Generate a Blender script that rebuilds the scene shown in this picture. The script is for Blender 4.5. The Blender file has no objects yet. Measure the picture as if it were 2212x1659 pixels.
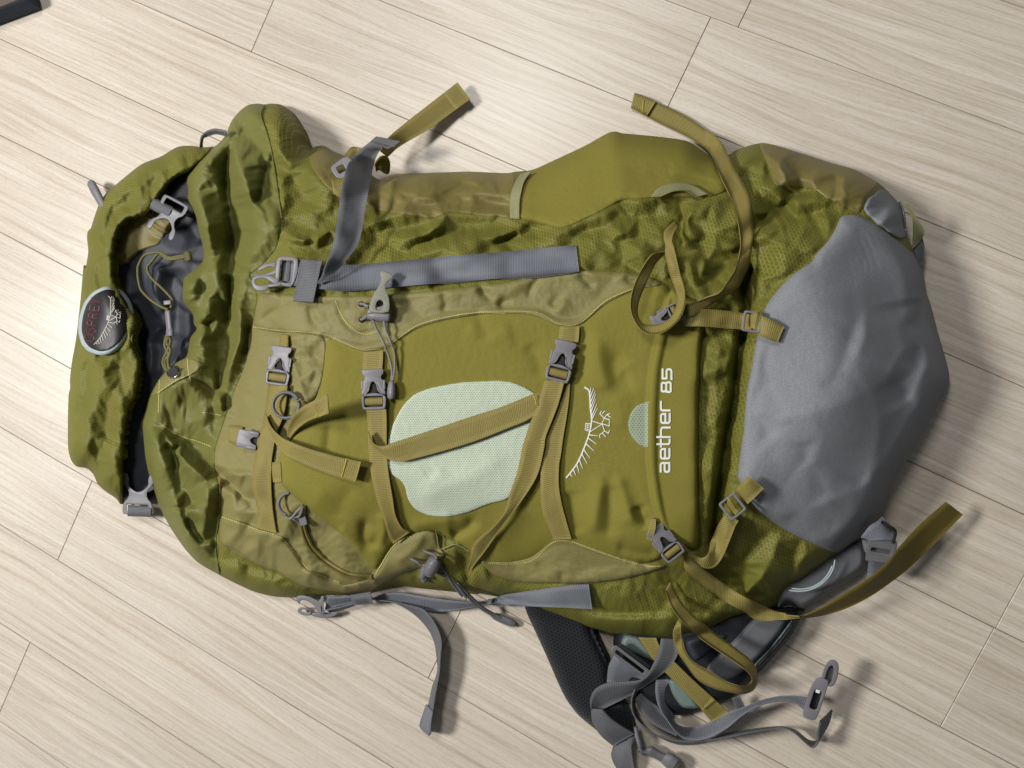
import bpy, math, random
import numpy as np
from mathutils import Vector
random.seed(7)
C = bpy.context.scene.collection
scene = bpy.context.scene
rad = math.radians

# ------------------------------------------------------------------ camera
CAM_H = 0.865                                   # metres above the floor
FPX = 1673.0                                    # focal length, in sketch units (sketch 2212 x 1659)
_ax, _ay = rad(0.70), rad(-11.6)
_Rx = np.array([[1, 0, 0], [0, math.cos(_ax), -math.sin(_ax)], [0, math.sin(_ax), math.cos(_ax)]])
_Ry = np.array([[math.cos(_ay), 0, math.sin(_ay)], [0, 1, 0], [-math.sin(_ay), 0, math.cos(_ay)]])
R0 = _Ry @ _Rx
cd = bpy.data.cameras.new('camera'); cam = bpy.data.objects.new('camera', cd); C.objects.link(cam)
cd.sensor_width = 36.0; cd.lens = FPX / 2212.0 * 36.0; cd.clip_start = 0.02; cd.clip_end = 50
def _w(c): return Vector((c[0], -c[1], -c[2]))
from mathutils import Matrix
_m = Matrix.Identity(4)
for _i, _v in enumerate((_w(R0[:, 0]), -_w(R0[:, 1]), -_w(R0[:, 2]))):
    for _k in range(3): _m[_k][_i] = _v[_k]
_m[2][3] = CAM_H
cam.matrix_world = _m
scene.camera = cam

# ------------------------------------------------------------------ light
world = bpy.data.worlds.new('World'); scene.world = world; world.use_nodes = True
world.node_tree.nodes['Background'].inputs[0].default_value = (0.90, 0.95, 1.0, 1)
world.node_tree.nodes['Background'].inputs[1].default_value = 0.115
def area(name, loc, target, size, power, color):
    l = bpy.data.lights.new(name, 'AREA'); l.shape = 'DISK'; l.size = size; l.energy = power; l.color = color
    o = bpy.data.objects.new(name, l); C.objects.link(o); o.location = loc
    o.rotation_euler = (Vector(target) - Vector(loc)).to_track_quat('-Z', 'Y').to_euler()
    return o
area('room_lamp', (-1.85, 0.18, 1.82), (1.6, 0.0, 0.0), 0.50, 63, (1.0, 0.985, 0.96))
area('ceiling_lamp', (-0.62, 1.20, 2.3), (-0.2, 0.0, 0.0), 0.50, 22, (1.0, 0.995, 0.985))
scene.view_settings.view_transform = 'Standard'; scene.view_settings.look = 'None'
scene.view_settings.exposure = 0.0; scene.view_settings.gamma = 1.0

# ------------------------------------------------------------------ sketch -> world
def P(u, v, z):
    """world point at height z seen at sketch position (u, v)"""
    u = np.asarray(u, float); v = np.asarray(v, float); z = np.asarray(z, float)
    dx = (u - 1106.0) / FPX; dy = (v - 829.5) / FPX
    wx = R0[0, 0] * dx + R0[0, 1] * dy + R0[0, 2]
    wy = R0[1, 0] * dx + R0[1, 1] * dy + R0[1, 2]
    wz = R0[2, 0] * dx + R0[2, 1] * dy + R0[2, 2]
    t = (CAM_H - z) / wz
    return np.stack([wx * t, -wy * t, z + 0 * t], -1)
_ORG = dict(a=(200, 300), b=(200, 1000), c=(200, 1500), d=(1000, 300), e=(900, 950), f=(900, 1600), g=(1900, 300),
            h=(1800, 1000), i=(1800, 1700), j=(2300, 900), k=(2800, 500), l=(2800, 1200), m=(2400, 1800),
            n=(2200, 2199), o=(2932, 1900), p=(0, 0), q=(1100, 2199))
SC = 1100 / 2212 / 1.8228
def T(s):
    """parse a traced path: letters switch the local frame, then x,y or x,y,h (h in mm)"""
    ox = oy = 0.0; sc = 1.0; out = []; h = None
    for tok in s.split():
        if tok[0].isalpha():
            if tok == 'w': ox = oy = 0.0; sc = 1.0
            else:
                ox, oy = (q / 1.8228 for q in _ORG[tok]); sc = SC
        else:
            q = [float(x) for x in tok.split(',')]
            if len(q) > 2: h = q[2]
            out.append((ox + q[0] * sc, oy + q[1] * sc, np.nan if h is None else h))
    return np.array(out)
def catmull(p, n, closed=False):
    """centripetal-ish resample of a control path, n samples per span"""
    p = np.asarray(p, float); N = len(p)
    if N < 3 and not closed:
        t = np.linspace(0, 1, n * max(1, N - 1) + 1)[:, None]; return p[0] * (1 - t) + p[-1] * t
    out = []
    spans = N if closed else N - 1
    for s in range(spans):
        if closed: a, b, c_, d_ = p[(s - 1) % N], p[s], p[(s + 1) % N], p[(s + 2) % N]
        else:
            b, c_ = p[s], p[s + 1]
            a = p[s - 1] if s > 0 else 2 * b - c_
            d_ = p[s + 2] if s + 2 < N else 2 * c_ - b
        L = np.linalg.norm((c_ - b)[:2]) + 1e-9
        m1 = (c_ - a) / (np.linalg.norm((b - a)[:2]) + L + 1e-9) * L
        m2 = (d_ - b) / (np.linalg.norm((d_ - c_)[:2]) + L + 1e-9) * L
        for k in range(n):
            t = k / n; t2 = t * t; t3 = t2 * t
            out.append((2 * t3 - 3 * t2 + 1) * b + (t3 - 2 * t2 + t) * m1 + (-2 * t3 + 3 * t2) * c_ + (t3 - t2) * m2)
    if not closed: out.append(p[-1])
    return np.array(out)
def resample(p, n):
    d = np.r_[0, np.cumsum(np.linalg.norm(np.diff(p[:, :2], axis=0), axis=1))]
    t = np.linspace(0, d[-1], n)
    return np.stack([np.interp(t, d, p[:, k]) for k in range(p.shape[1])], 1)
def outline(s):
    """closed traced outline with softly rounded corners"""
    p = (T(s) if isinstance(s, str) else np.asarray(s))[:, :2]
    for _ in range(3):
        q = np.roll(p, -1, 0)
        f = 0.18 if _ == 0 else 0.25
        p = np.stack([p * (1 - f) + q * f, p * f + q * (1 - f)], 1).reshape(-1, 2)
    return p

# ------------------------------------------------------------------ height rasters (2 sketch units per cell)
CS = 2.0; U0, V0 = -40.0, -40.0; NU, NV = 1170, 900
GU = U0 + (np.arange(NU) + .5) * CS; GV = V0 + (np.arange(NV) + .5) * CS
def fill(poly, us, vs):
    """even-odd fill of poly on the regular grid us x vs"""
    du = us[1] - us[0]; n = len(us)
    tog = np.zeros((len(vs), n + 1), np.int32)
    q = np.roll(poly, -1, 0)
    for (x1, y1), (x2, y2) in zip(poly, q):
        if y1 == y2: continue
        ya, yb = min(y1, y2), max(y1, y2)
        r = np.nonzero((vs >= ya) & (vs < yb))[0]
        if len(r) == 0: continue
        x = x1 + (vs[r] - y1) * (x2 - x1) / (y2 - y1)
        k = np.clip(np.ceil((x - us[0]) / du).astype(int), 0, n)
        np.add.at(tog, (r, k), 1)
    return (np.cumsum(tog, 1)[:, :n] % 2) == 1
def segdist(px, py, pl, closed=False):
    a = pl if closed else pl[:-1]; b = np.roll(pl, -1, 0) if closed else pl[1:]
    best = np.full(px.shape, 1e9); sgn = np.zeros(px.shape); tt = np.zeros(px.shape)
    L = np.linalg.norm(b - a, axis=1); cum = np.r_[0, np.cumsum(L)]
    for s in range(len(a)):
        dx, dy = b[s] - a[s]; l2 = dx * dx + dy * dy + 1e-9
        t = np.clip(((px - a[s, 0]) * dx + (py - a[s, 1]) * dy) / l2, 0, 1)
        ex = px - a[s, 0] - t * dx; ey = py - a[s, 1] - t * dy
        d = ex * ex + ey * ey
        m = d < best
        best = np.where(m, d, best)
        sgn = np.where(m, dx * ey - dy * ex, sgn); tt = np.where(m, cum[s] + t * L[s], tt)
    return np.sqrt(best), sgn, tt / max(cum[-1], 1e-9)
def sample(Z, u, v):
    x = np.clip((np.asarray(u, float) - U0) / CS - .5, 0, NU - 1.001); y = np.clip((np.asarray(v, float) - V0) / CS - .5, 0, NV - 1.001)
    i = x.astype(int); j = y.astype(int); fx = x - i; fy = y - j
    return (Z[j, i] * (1 - fx) + Z[j, i + 1] * fx) * (1 - fy) + (Z[j + 1, i] * (1 - fx) + Z[j + 1, i + 1] * fx) * fy
def indist(poly):
    """distance inside a closed outline (negative outside), computed coarse and interpolated"""
    lo = poly.min(0) - 30; hi = poly.max(0) + 30
    us = np.arange(lo[0], hi[0] + 6, 6.0); vs = np.arange(lo[1], hi[1] + 6, 6.0)
    X, Y = np.meshgrid(us, vs)
    pp = poly[::2] if len(poly) > 160 else poly
    d, _, _ = segdist(X, Y, pp, True)
    ins = np.zeros(X.shape, bool)
    ins = fill(poly, us, vs)
    d = np.where(ins, d, -d)
    D = np.full((NV, NU), -999.0)
    iu = np.nonzero((GU >= us[0]) & (GU <= us[-1]))[0]; iv = np.nonzero((GV >= vs[0]) & (GV <= vs[-1]))[0]
    fx = (GU[iu] - us[0]) / 6.0; fy = (GV[iv] - vs[0]) / 6.0
    x0 = np.clip(fx.astype(int), 0, len(us) - 2); y0 = np.clip(fy.astype(int), 0, len(vs) - 2)
    ax = (fx - x0)[None]; ay = (fy - y0)[:, None]
    g = lambda yy, xx: d[np.ix_(yy, xx)]
    D[np.ix_(iv, iu)] = (g(y0, x0) * (1 - ax) + g(y0, x0 + 1) * ax) * (1 - ay) + (g(y0 + 1, x0) * (1 - ax) + g(y0 + 1, x0 + 1) * ax) * ay
    return D
def round_up(D, H, r):
    t = np.clip(D / r, 0, 1); return H * np.sqrt(np.clip(1 - (1 - t) ** 2, 0, 1))
def blur(Z, n, it=2):
    for _ in range(it):
        for axis in (0, 1):
            pad = [(0, 0), (0, 0)]; pad[axis] = (n + 1, n)
            c = np.cumsum(np.pad(Z, pad, mode='edge'), axis)
            Z = (np.take(c, range(2 * n + 1, c.shape[axis]), axis) - np.take(c, range(0, c.shape[axis] - 2 * n - 1), axis)) / (2 * n + 1)
    return Z
def fold(Z, s, amp, w1, w2=None, end=0.16, sharp=1.6):
    """ridge (amp > 0) or valley along a path; amp in mm; w1 = left / upper half width, w2 = right / lower"""
    w2 = w2 or w1
    p = catmull(T(s)[:, :2], 6)
    if abs(p[-1, 1] - p[0, 1]) > abs(p[-1, 0] - p[0, 0]):
        if p[-1, 1] < p[0, 1]: p = p[::-1]
        first = 1                                   # s > 0 is the left side
    else:
        if p[-1, 0] < p[0, 0]: p = p[::-1]
        first = -1
    m = 2.6 * max(w1, w2)
    lo = p.min(0) - m; hi = p.max(0) + m
    i0 = max(0, int((lo[0] - U0) / CS)); i1 = min(NU, int((hi[0] - U0) / CS) + 1)
    j0 = max(0, int((lo[1] - V0) / CS)); j1 = min(NV, int((hi[1] - V0) / CS) + 1)
    if i1 <= i0 or j1 <= j0: return
    X, Y = np.meshgrid(GU[i0:i1], GV[j0:j1])
    d, sg, t = segdist(X, Y, p)
    w = np.where(sg * first > 0, w1, w2)
    tap = np.clip(np.minimum(t, 1 - t) / end, 0, 1); tap = tap * tap * (3 - 2 * tap)
    Z[j0:j1, i0:i1] += amp * .001 * np.exp(-np.abs(d / w) ** sharp) * (0.15 + .85 * tap)
_tab = np.random.RandomState(3).rand(256, 256)
def vnoise(x, y, seed=0):
    x = x + seed * 17.3; y = y + seed * 9.7
    i = np.floor(x).astype(int); j = np.floor(y).astype(int); fx = x - i; fy = y - j
    fx = fx * fx * fx * (fx * (fx * 6 - 15) + 10); fy = fy * fy * fy * (fy * (fy * 6 - 15) + 10)
    g = lambda a, b: _tab[b % 256, a % 256]
    return ((g(i, j) * (1 - fx) + g(i + 1, j) * fx) * (1 - fy) + (g(i, j + 1) * (1 - fx) + g(i + 1, j + 1) * fx) * fy) * 2 - 1
MU, MV = np.meshgrid(GU, GV)
MMP = 0.48                                       # about one sketch unit in mm at the pack's height
from mathutils.geometry import delaunay_2d_cdt
def facets(lines, box, spacing, bg, seed, weight=None, gap=17, stretch=1.0, ang=0.0):
    """crumpled cloth: flat facets spanned between traced creases (path | height ...) and random points"""
    rs = np.random.RandomState(seed); pts = []; hs = []
    for s, amp in lines:
        p = catmull(T(s)[:, :2], 8); L = np.linalg.norm(np.diff(p, axis=0), axis=1).sum(); n = max(3, int(L / 11)); p = resample(p, n)
        t = np.linspace(0, 1, n); tap = np.clip(np.minimum(t, 1 - t) / .30, 0, 1) ** .7
        q = p + rs.uniform(-1.2, 1.2, p.shape)
        pts += list(q); hs += list(amp * (.12 + .88 * tap) * (1 + rs.uniform(-.16, .16, n)))
    keep = []; P0 = np.array(pts).reshape(-1, 2); H0 = np.array(hs)
    for k in range(len(P0)):                          # thin out near-coincident samples
        if all((P0[k, 0] - P0[q, 0]) ** 2 + (P0[k, 1] - P0[q, 1]) ** 2 > 30 for q in keep[-400:]): keep.append(k)
    P0, H0 = P0[keep], H0[keep]
    x0, y0, x1, y1 = box; c_, s_ = math.cos(rad(ang)), math.sin(rad(ang)); R = math.hypot(x1 - x0, y1 - y0) / 2; cx, cy = (x0 + x1) / 2, (y0 + y1) / 2
    gx, gy = np.meshgrid(np.arange(-R, R, spacing * stretch), np.arange(-R, R, spacing))
    gx = gx + (np.arange(gx.shape[0]) % 2)[:, None] * spacing * stretch / 2
    gx = (gx + rs.uniform(-.42, .42, gx.shape) * spacing * stretch).ravel(); gy = (gy + rs.uniform(-.42, .42, gy.shape) * spacing).ravel()
    B = np.stack([cx + c_ * gx - s_ * gy, cy + s_ * gx + c_ * gy], 1)
    B = B[(B[:, 0] > x0) & (B[:, 0] < x1) & (B[:, 1] > y0) & (B[:, 1] < y1)]
    if len(P0):
        d = np.array([((P0 - b) ** 2).sum(1).min() for b in B]); B = B[d > gap * gap]
    hb = rs.uniform(-1, 1, len(B)); hb = np.sign(hb) * np.abs(hb) ** .7 * bg
    if weight is not None: hb = hb * sample(weight, B[:, 0], B[:, 1])
    A = np.concatenate([P0.reshape(-1, 2), B]); H = np.r_[H0, hb]
    r = delaunay_2d_cdt([Vector(q) for q in A], [], [], 0, 1e-4)
    vs = np.array([q[:] for q in r[0]]); org = r[3]; hv = np.array([H[o[0]] if len(o) else 0.0 for o in org])
    Z = np.zeros((NV, NU))
    for f in r[2]:
        a, b, c = vs[f[0]], vs[f[1]], vs[f[2]]
        den = (b[1] - c[1]) * (a[0] - c[0]) + (c[0] - b[0]) * (a[1] - c[1])
        if abs(den) < 1e-6: continue
        lo = np.minimum(np.minimum(a, b), c); hi = np.maximum(np.maximum(a, b), c)
        i0 = max(0, int((lo[0] - U0) / CS - .5)); i1 = min(NU, int((hi[0] - U0) / CS + 1.5)); j0 = max(0, int((lo[1] - V0) / CS - .5)); j1 = min(NV, int((hi[1] - V0) / CS + 1.5))
        if i1 <= i0 or j1 <= j0: continue
        X = GU[None, i0:i1]; Y = GV[j0:j1, None]
        l1 = ((b[1] - c[1]) * (X - c[0]) + (c[0] - b[0]) * (Y - c[1])) / den; l2 = ((c[1] - a[1]) * (X - c[0]) + (a[0] - c[0]) * (Y - c[1])) / den; l3 = 1 - l1 - l2
        m = (l1 >= -1e-6) & (l2 >= -1e-6) & (l3 >= -1e-6)
        Z[j0:j1, i0:i1][m] = (l1 * hv[f[0]] + l2 * hv[f[1]] + l3 * hv[f[2]])[m]
    return Z * .001
def wrinkles(ang, long, short, seed, warp=25.0):
    """crumpled-cloth height field in -1..1, creases running along ang (degrees, sketch plane)"""
    wx = MU + warp * vnoise(MU / 70, MV / 70, seed + 1); wy = MV + warp * vnoise(MU / 70, MV / 70, seed + 2)
    c, s = math.cos(rad(ang)), math.sin(rad(ang))
    x = (wx * c + wy * s); y = (-wx * s + wy * c)
    n1 = 1 - np.abs(vnoise(x / long, y / short, seed + 3)) * 2
    n2 = 1 - np.abs(vnoise(x / long * 1.9 + 5, y / short * 2.1, seed + 4)) * 2
    n3 = vnoise(x / long * .6, y / short * .5, seed + 5)
    return .55 * n1 + .28 * n2 + .3 * n3

def drape(Z, Zinit, free, exu, exv, box, step=5.0, iters=120, bend=.12, pull=.012, seed=0, jit=1.2):
    """settle slack cloth: a sheet a little longer than the ground it covers is relaxed until it buckles into folds.
    exu / exv are the slack along u and v, free marks where it may move; returns the new heights on the raster"""
    us = np.arange(box[0], box[2], step); vs = np.arange(box[1], box[3], step)
    X, Y = np.meshgrid(us, vs); k = MMP * .001
    rs = np.random.RandomState(seed)
    base = sample(Z, X, Y) / k; w = np.clip(sample(free, X, Y), 0, 1); w = np.where(w < .05, 0, w)
    z = sample(Zinit, X, Y) / k; z = z + rs.uniform(-jit, jit, z.shape) * w
    p = np.stack([X, Y, z], 2).astype(np.float64); q0 = np.stack([X, Y, base], 2)
    eu = sample(exu, X, Y); ev_ = sample(exv, X, Y)
    fam = []
    for dx, dy, st in ((1, 0, 1.0), (0, 1, 1.0), (1, 1, .8), (1, -1, .8), (2, 0, bend), (0, 2, bend), (3, 3, bend * .5), (3, -3, bend * .5), (5, 0, bend * .35), (0, 5, bend * .35)):
        H, W = X.shape; J0 = max(0, -dy); J1 = H - max(0, dy)
        sa = (slice(J0, J1), slice(0, W - dx)); sb = (slice(J0 + dy, J1 + dy), slice(dx, W))
        d0 = q0[sb] - q0[sa]
        mu = 1 + (eu[sa] + eu[sb]) / 2; mv = 1 + (ev_[sa] + ev_[sb]) / 2
        L = np.sqrt((d0[..., 0] * mu) ** 2 + (d0[..., 1] * mv) ** 2 + d0[..., 2] ** 2)
        # interleaved halves so no vertex is used twice at once
        ii, jj = np.meshgrid(np.arange(W - dx), np.arange(J0, J1))
        key = (ii // dx) % 2 if dx else (jj // dy) % 2
        wa, wb = w[sa], w[sb]; ws = wa + wb + 1e-9
        fam.append((sa, sb, L, st, key == 0, key == 1, wa / ws, wb / ws, dx > 1 or dy > 1))
    for it in range(iters):
        for sa, sb, L, st, k0, k1, wa, wb, isb in fam:
            for kk in (k0, k1):
                d = p[sb] - p[sa]; l = np.sqrt((d * d).sum(2)) + 1e-9
                c = (l - L) / l * st * kk
                if isb: c = np.minimum(c, 0)
                d = d * c[..., None]
                p[sa] += d * wa[..., None]; p[sb] -= d * wb[..., None]
        p[..., 2] += (base - p[..., 2]) * pull * (w > 0); p[..., 0] += (X - p[..., 0]) * .06; p[..., 1] += (Y - p[..., 1]) * .06
    zz = p[..., 2] * k
    out = Z.copy()
    iu = np.nonzero((GU >= us[0]) & (GU <= us[-1]))[0]; iv = np.nonzero((GV >= vs[0]) & (GV <= vs[-1]))[0]
    fx = (GU[iu] - us[0]) / step; fy = (GV[iv] - vs[0]) / step
    x0 = np.clip(fx.astype(int), 0, len(us) - 2); y0 = np.clip(fy.astype(int), 0, len(vs) - 2); ax = (fx - x0)[None]; ay = (fy - y0)[:, None]
    g = lambda yy, xx: zz[np.ix_(yy, xx)]
    r = (g(y0, x0) * (1 - ax) + g(y0, x0 + 1) * ax) * (1 - ay) + (g(y0 + 1, x0) * (1 - ax) + g(y0 + 1, x0 + 1) * ax) * ay
    f = np.clip(free[np.ix_(iv, iu)] * 3, 0, 1)
    out[np.ix_(iv, iu)] = out[np.ix_(iv, iu)] * (1 - f) + r * f
    return out

# ------------------------------------------------------------------ materials
def srgb(r, g, b):
    f = lambda c: (c / 255 / 12.92) if c <= 10 else ((c / 255 + .055) / 1.055) ** 2.4
    return (f(r), f(g), f(b), 1)
class NT:
    def __init__(self, name):
        self.m = bpy.data.materials.new(name); self.m.use_nodes = True
        self.t = self.m.node_tree; self.b = self.t.nodes['Principled BSDF']
    def n(self, typ, **kw):
        o = self.t.nodes.new(typ)
        for k, v in kw.items():
            if k in o.inputs: o.inputs[k].default_value = v
            else: setattr(o, k, v)
        return o
    def l(self, a, b): self.t.links.new(a, b)
    def mapping(self, src, scale, rot=0, loc=(0, 0, 0)):
        mp = self.n('ShaderNodeMapping'); mp.inputs['Scale'].default_value = scale
        mp.inputs['Rotation'].default_value = (0, 0, rot); mp.inputs['Location'].default_value = loc
        self.l(src, mp.inputs['Vector']); return mp.outputs[0]
    def uv(self): return self.n('ShaderNodeTexCoord').outputs['UV']
    def noise(self, vec, scale, detail=3, rough=.5):
        o = self.n('ShaderNodeTexNoise'); o.inputs['Scale'].default_value = scale; o.inputs['Detail'].default_value = detail
        o.inputs['Roughness'].default_value = rough; self.l(vec, o.inputs['Vector']); return o.outputs['Fac']
    def ramp(self, fac, stops):
        r = self.n('ShaderNodeValToRGB'); e = r.color_ramp.elements
        while len(e) < len(stops): e.new(0.5)
        for q, (p, c) in zip(e, stops): q.position = p; q.color = c if len(c) == 4 else (*c, 1)
        self.l(fac, r.inputs[0]); return r.outputs[0]
    def mix(self, fac, a, b, mode='MIX'):
        o = self.n('ShaderNodeMix'); o.data_type = 'RGBA'; o.blend_type = mode
        for sock, val in ((o.inputs[0], fac), (o.inputs[6], a), (o.inputs[7], b)):
            if hasattr(val, 'links'): self.l(val, sock)
            else: sock.default_value = val
        return o.outputs[2]
    def math(self, op, a, b=None, clamp=False):
        o = self.n('ShaderNodeMath'); o.operation = op; o.use_clamp = clamp
        for sock, val in ((o.inputs[0], a), (o.inputs[1], b)):
            if val is None: continue
            if hasattr(val, 'links'): self.l(val, sock)
            else: sock.default_value = val
        return o.outputs[0]
    def bump(self, h, strength, dist, prev=None):
        o = self.n('ShaderNodeBump'); o.inputs['Strength'].default_value = strength; o.inputs['Distance'].default_value = dist
        self.l(h, o.inputs['Height'])
        if prev is not None: self.l(prev, o.inputs['Normal'])
        return o.outputs[0]
    def done(self, color, rough=.6, normal=None, spec=.3, sheen=0.0, sheen_tint=None, metal=0.0):
        b = self.b
        if hasattr(color, 'links'): self.l(color, b.inputs['Base Color'])
        else: b.inputs['Base Color'].default_value = color
        if hasattr(rough, 'links'): self.l(rough, b.inputs['Roughness'])
        else: b.inputs['Roughness'].default_value = rough
        b.inputs['Specular IOR Level'].default_value = spec; b.inputs['Metallic'].default_value = metal
        if sheen:
            b.inputs['Sheen Weight'].default_value = sheen; b.inputs['Sheen Roughness'].default_value = .45
            if sheen_tint: b.inputs['Sheen Tint'].default_value = sheen_tint
        if normal is not None: self.l(normal, b.inputs['Normal'])
        return self.m
def cloth(name, col, rough=.6, weave=900, bump=.25, vary=.10, sheen=.12, spec=.3, fine=.12):
    """plain woven cloth: slight mottling, fine yarn grain, twill relief"""
    k = NT(name); uv = k.uv()
    a = k.noise(uv, 28, 4); b = k.noise(uv, 700, 2, .7)
    lo = tuple(c * (1 - vary) for c in col[:3]) + (1,); hi = tuple(min(1, c * (1 + vary)) for c in col[:3]) + (1,)
    c = k.mix(a, lo, hi)
    g = k.ramp(b, [(.3, (1 - fine,) * 3), (.7, (1 + fine,) * 3)])
    c = k.mix(1.0, c, g, 'MULTIPLY')
    w = k.n('ShaderNodeTexWave'); w.wave_type = 'BANDS'; w.inputs['Scale'].default_value = weave * .35; w.inputs['Distortion'].default_value = 1.5
    k.l(k.mapping(uv, (1, 1, 1), rad(45)), w.inputs['Vector'])
    h = k.math('ADD', k.math('MULTIPLY', b, .7), k.math('MULTIPLY', w.outputs['Fac'], .3))
    h2 = k.noise(uv, 110, 4, .55)
    n = k.bump(h2, .18, .0010, k.bump(h, bump, .0006))
    return k.done(c, rough, n, spec, sheen, hi)
def ripstop(name, col, line, rough=.58, rot=90):
    """shiny pack cloth with a raised brick-shaped ripstop grid that fades in and out"""
    k = NT(name); uv = k.uv()
    v = k.mapping(uv, (1, 1, 1), rad(rot))
    wob = k.n('ShaderNodeTexNoise'); wob.inputs['Scale'].default_value = 35; k.l(uv, wob.inputs['Vector'])
    vv = k.n('ShaderNodeVectorMath'); vv.operation = 'MULTIPLY_ADD'; k.l(wob.outputs['Color'], vv.inputs[0])
    vv.inputs[1].default_value = (.0016, .0016, 0); k.l(v, vv.inputs[2])
    br = k.n('ShaderNodeTexBrick'); k.l(vv.outputs[0], br.inputs['Vector'])
    br.inputs['Scale'].default_value = 1.0; br.inputs['Brick Width'].default_value = .0046; br.inputs['Row Height'].default_value = .0031
    br.inputs['Mortar Size'].default_value = .00042; br.inputs['Mortar Smooth'].default_value = .6
    br.inputs['Color1'].default_value = (0, 0, 0, 1); br.inputs['Color2'].default_value = (0, 0, 0, 1); br.inputs['Mortar'].default_value = (1, 1, 1, 1)
    patch = k.ramp(k.noise(uv, 16, 3), [(.38, (0.12,) * 3), (.60, (1, 1, 1))])
    f = k.math('MULTIPLY', br.outputs['Fac'], k.math('MULTIPLY', patch, .58))
    a = k.noise(uv, 22, 4); fine = k.noise(uv, 800, 2, .7)
    base = k.mix(a, tuple(c * .94 for c in col[:3]) + (1,), tuple(c * 1.06 for c in col[:3]) + (1,))
    c = k.mix(f, base, line)
    c = k.mix(1.0, c, k.ramp(fine, [(.3, (.9,) * 3), (.7, (1.1,) * 3)]), 'MULTIPLY')
    h2 = k.noise(uv, 90, 4, .6)
    n = k.bump(h2, .18, .0012, k.bump(k.math('ADD', k.math('MULTIPLY', br.outputs['Fac'], .6), k.math('MULTIPLY', fine, .4)), .2, .0004))
    return k.done(c, rough, n, .22, .04, line)
def webbing(name, col, dark, period=.0018, rough=.62, sheen=.1):
    """narrow woven tape: cross ribs and a fine lengthwise yarn grain (uv: x along, y across, metres)"""
    k = NT(name); uv = k.uv()
    w = k.n('ShaderNodeTexWave'); w.wave_type = 'BANDS'; w.bands_direction = 'X'; w.inputs['Scale'].default_value = 1 / period / 3.1416 * .5 * 2 * .5
    w.inputs['Scale'].default_value = .314 / period; w.inputs['Distortion'].default_value = .6; w.inputs['Detail'].default_value = 1
    k.l(uv, w.inputs['Vector'])
    w2 = k.n('ShaderNodeTexWave'); w2.wave_type = 'BANDS'; w2.bands_direction = 'Y'; w2.inputs['Scale'].default_value = .314 / .0011
    k.l(uv, w2.inputs['Vector'])
    r = k.math('MULTIPLY', w.outputs['Fac'], k.math('ADD', k.math('MULTIPLY', w2.outputs['Fac'], .4), .6))
    b = k.noise(uv, 60, 3); fine = k.noise(uv, 900, 2, .7)
    c = k.mix(k.math('ADD', k.math('MULTIPLY', r, .75), k.math('MULTIPLY', b, .35), True), dark, col)
    c = k.mix(1.0, c, k.ramp(fine, [(.3, (.88,) * 3), (.7, (1.12,) * 3)]), 'MULTIPLY')
    n = k.bump(k.math('ADD', r, k.math('MULTIPLY', fine, .3)), .45, .0005)
    return k.done(c, rough, n, .3, sheen, col)
def plastic(name, col, rough=.42):
    k = NT(name); tc = k.n('ShaderNodeTexCoord').outputs['Object']
    a = k.noise(tc, 60, 3); b = k.noise(tc, 1500, 2)
    c = k.mix(a, tuple(q * .88 for q in col[:3]) + (1,), tuple(q * 1.1 for q in col[:3]) + (1,))
    n = k.bump(b, .12, .0003)
    return k.done(c, k.math('ADD', k.math('MULTIPLY', a, .2), rough - .1), n, .3)
M = {}
M['olive'] = cloth('olive_nylon', srgb(104, 104, 52), .52, 900, .2, .10, .12, .25)
M['ripstop'] = ripstop('olive_ripstop', srgb(99, 97, 37), srgb(146, 143, 74))
M['twill'] = cloth('dusty_olive_twill', srgb(124, 117, 70), .58, 900, .35, .08, .15, .32, .16)
M['stretch'] = cloth('olive_stretch_cloth', srgb(122, 115, 48), .8, 1400, .35, .05, .12, .2, .10)
M['tan'] = cloth('tan_olive_nylon', srgb(112, 102, 54), .5, 900, .25, .08, .15, .35)
M['grey_cloth'] = cloth('grey_pack_cloth', srgb(129, 131, 135), .8, 1200, .35, .07, .06, .08, .16)
M['lining'] = cloth('dark_grey_lining', srgb(50, 52, 60), .55, 900, .1, .06, 0, .3)
M['black_lining'] = cloth('black_binding', srgb(24, 26, 30), .6, 900, .2, .1, 0, .3)
M['web'] = webbing('khaki_webbing', srgb(153, 140, 78), srgb(104, 92, 42))
M['web_dark'] = webbing('dark_khaki_webbing', srgb(112, 98, 36), srgb(80, 70, 24))
M['grey_web'] = webbing('grey_webbing', srgb(126, 129, 136), srgb(84, 87, 94), .0017)
M['dgrey_web'] = webbing('dark_grey_webbing', srgb(114, 115, 118), srgb(72, 73, 76), .0017)
M['edge_tape'] = webbing('grey_green_binding', srgb(150, 148, 108), srgb(118, 116, 80), .0014)
M['plastic'] = plastic('grey_buckle_plastic', srgb(116, 113, 117))
M['dplastic'] = plastic('dark_grey_plastic', srgb(98, 98, 100))
M['gplastic'] = plastic('grey_green_rubber', srgb(122, 122, 106), .5)
M['cord'] = webbing('grey_cord', srgb(150, 146, 146), srgb(96, 92, 92), .0016)
M['olive_cord'] = webbing('olive_cord', srgb(126, 122, 74), srgb(74, 72, 36), .0022)
M['thread'] = plastic('pale_yellow_thread', srgb(206, 196, 122), .7)
M['ythread'] = plastic('yellow_thread', srgb(205, 184, 62), .7)
M['white'] = plastic('white_print', srgb(222, 222, 214), .6)
M['hole'] = plastic('recess_shade_and_trim', srgb(34, 30, 32), .7)  # near-black: shade of buckle and grommet openings put into colour, plus dark trim
M['red_print'] = plastic('dark_red_print', srgb(98, 40, 42), .5)
M['grey_print'] = plastic('pale_grey_print', srgb(176, 172, 160), .5)
M['badge'] = plastic('black_badge_plastic', srgb(36, 32, 34), .45)
M['rim'] = plastic('silver_badge_rim', srgb(160, 172, 174), .4)
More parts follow.
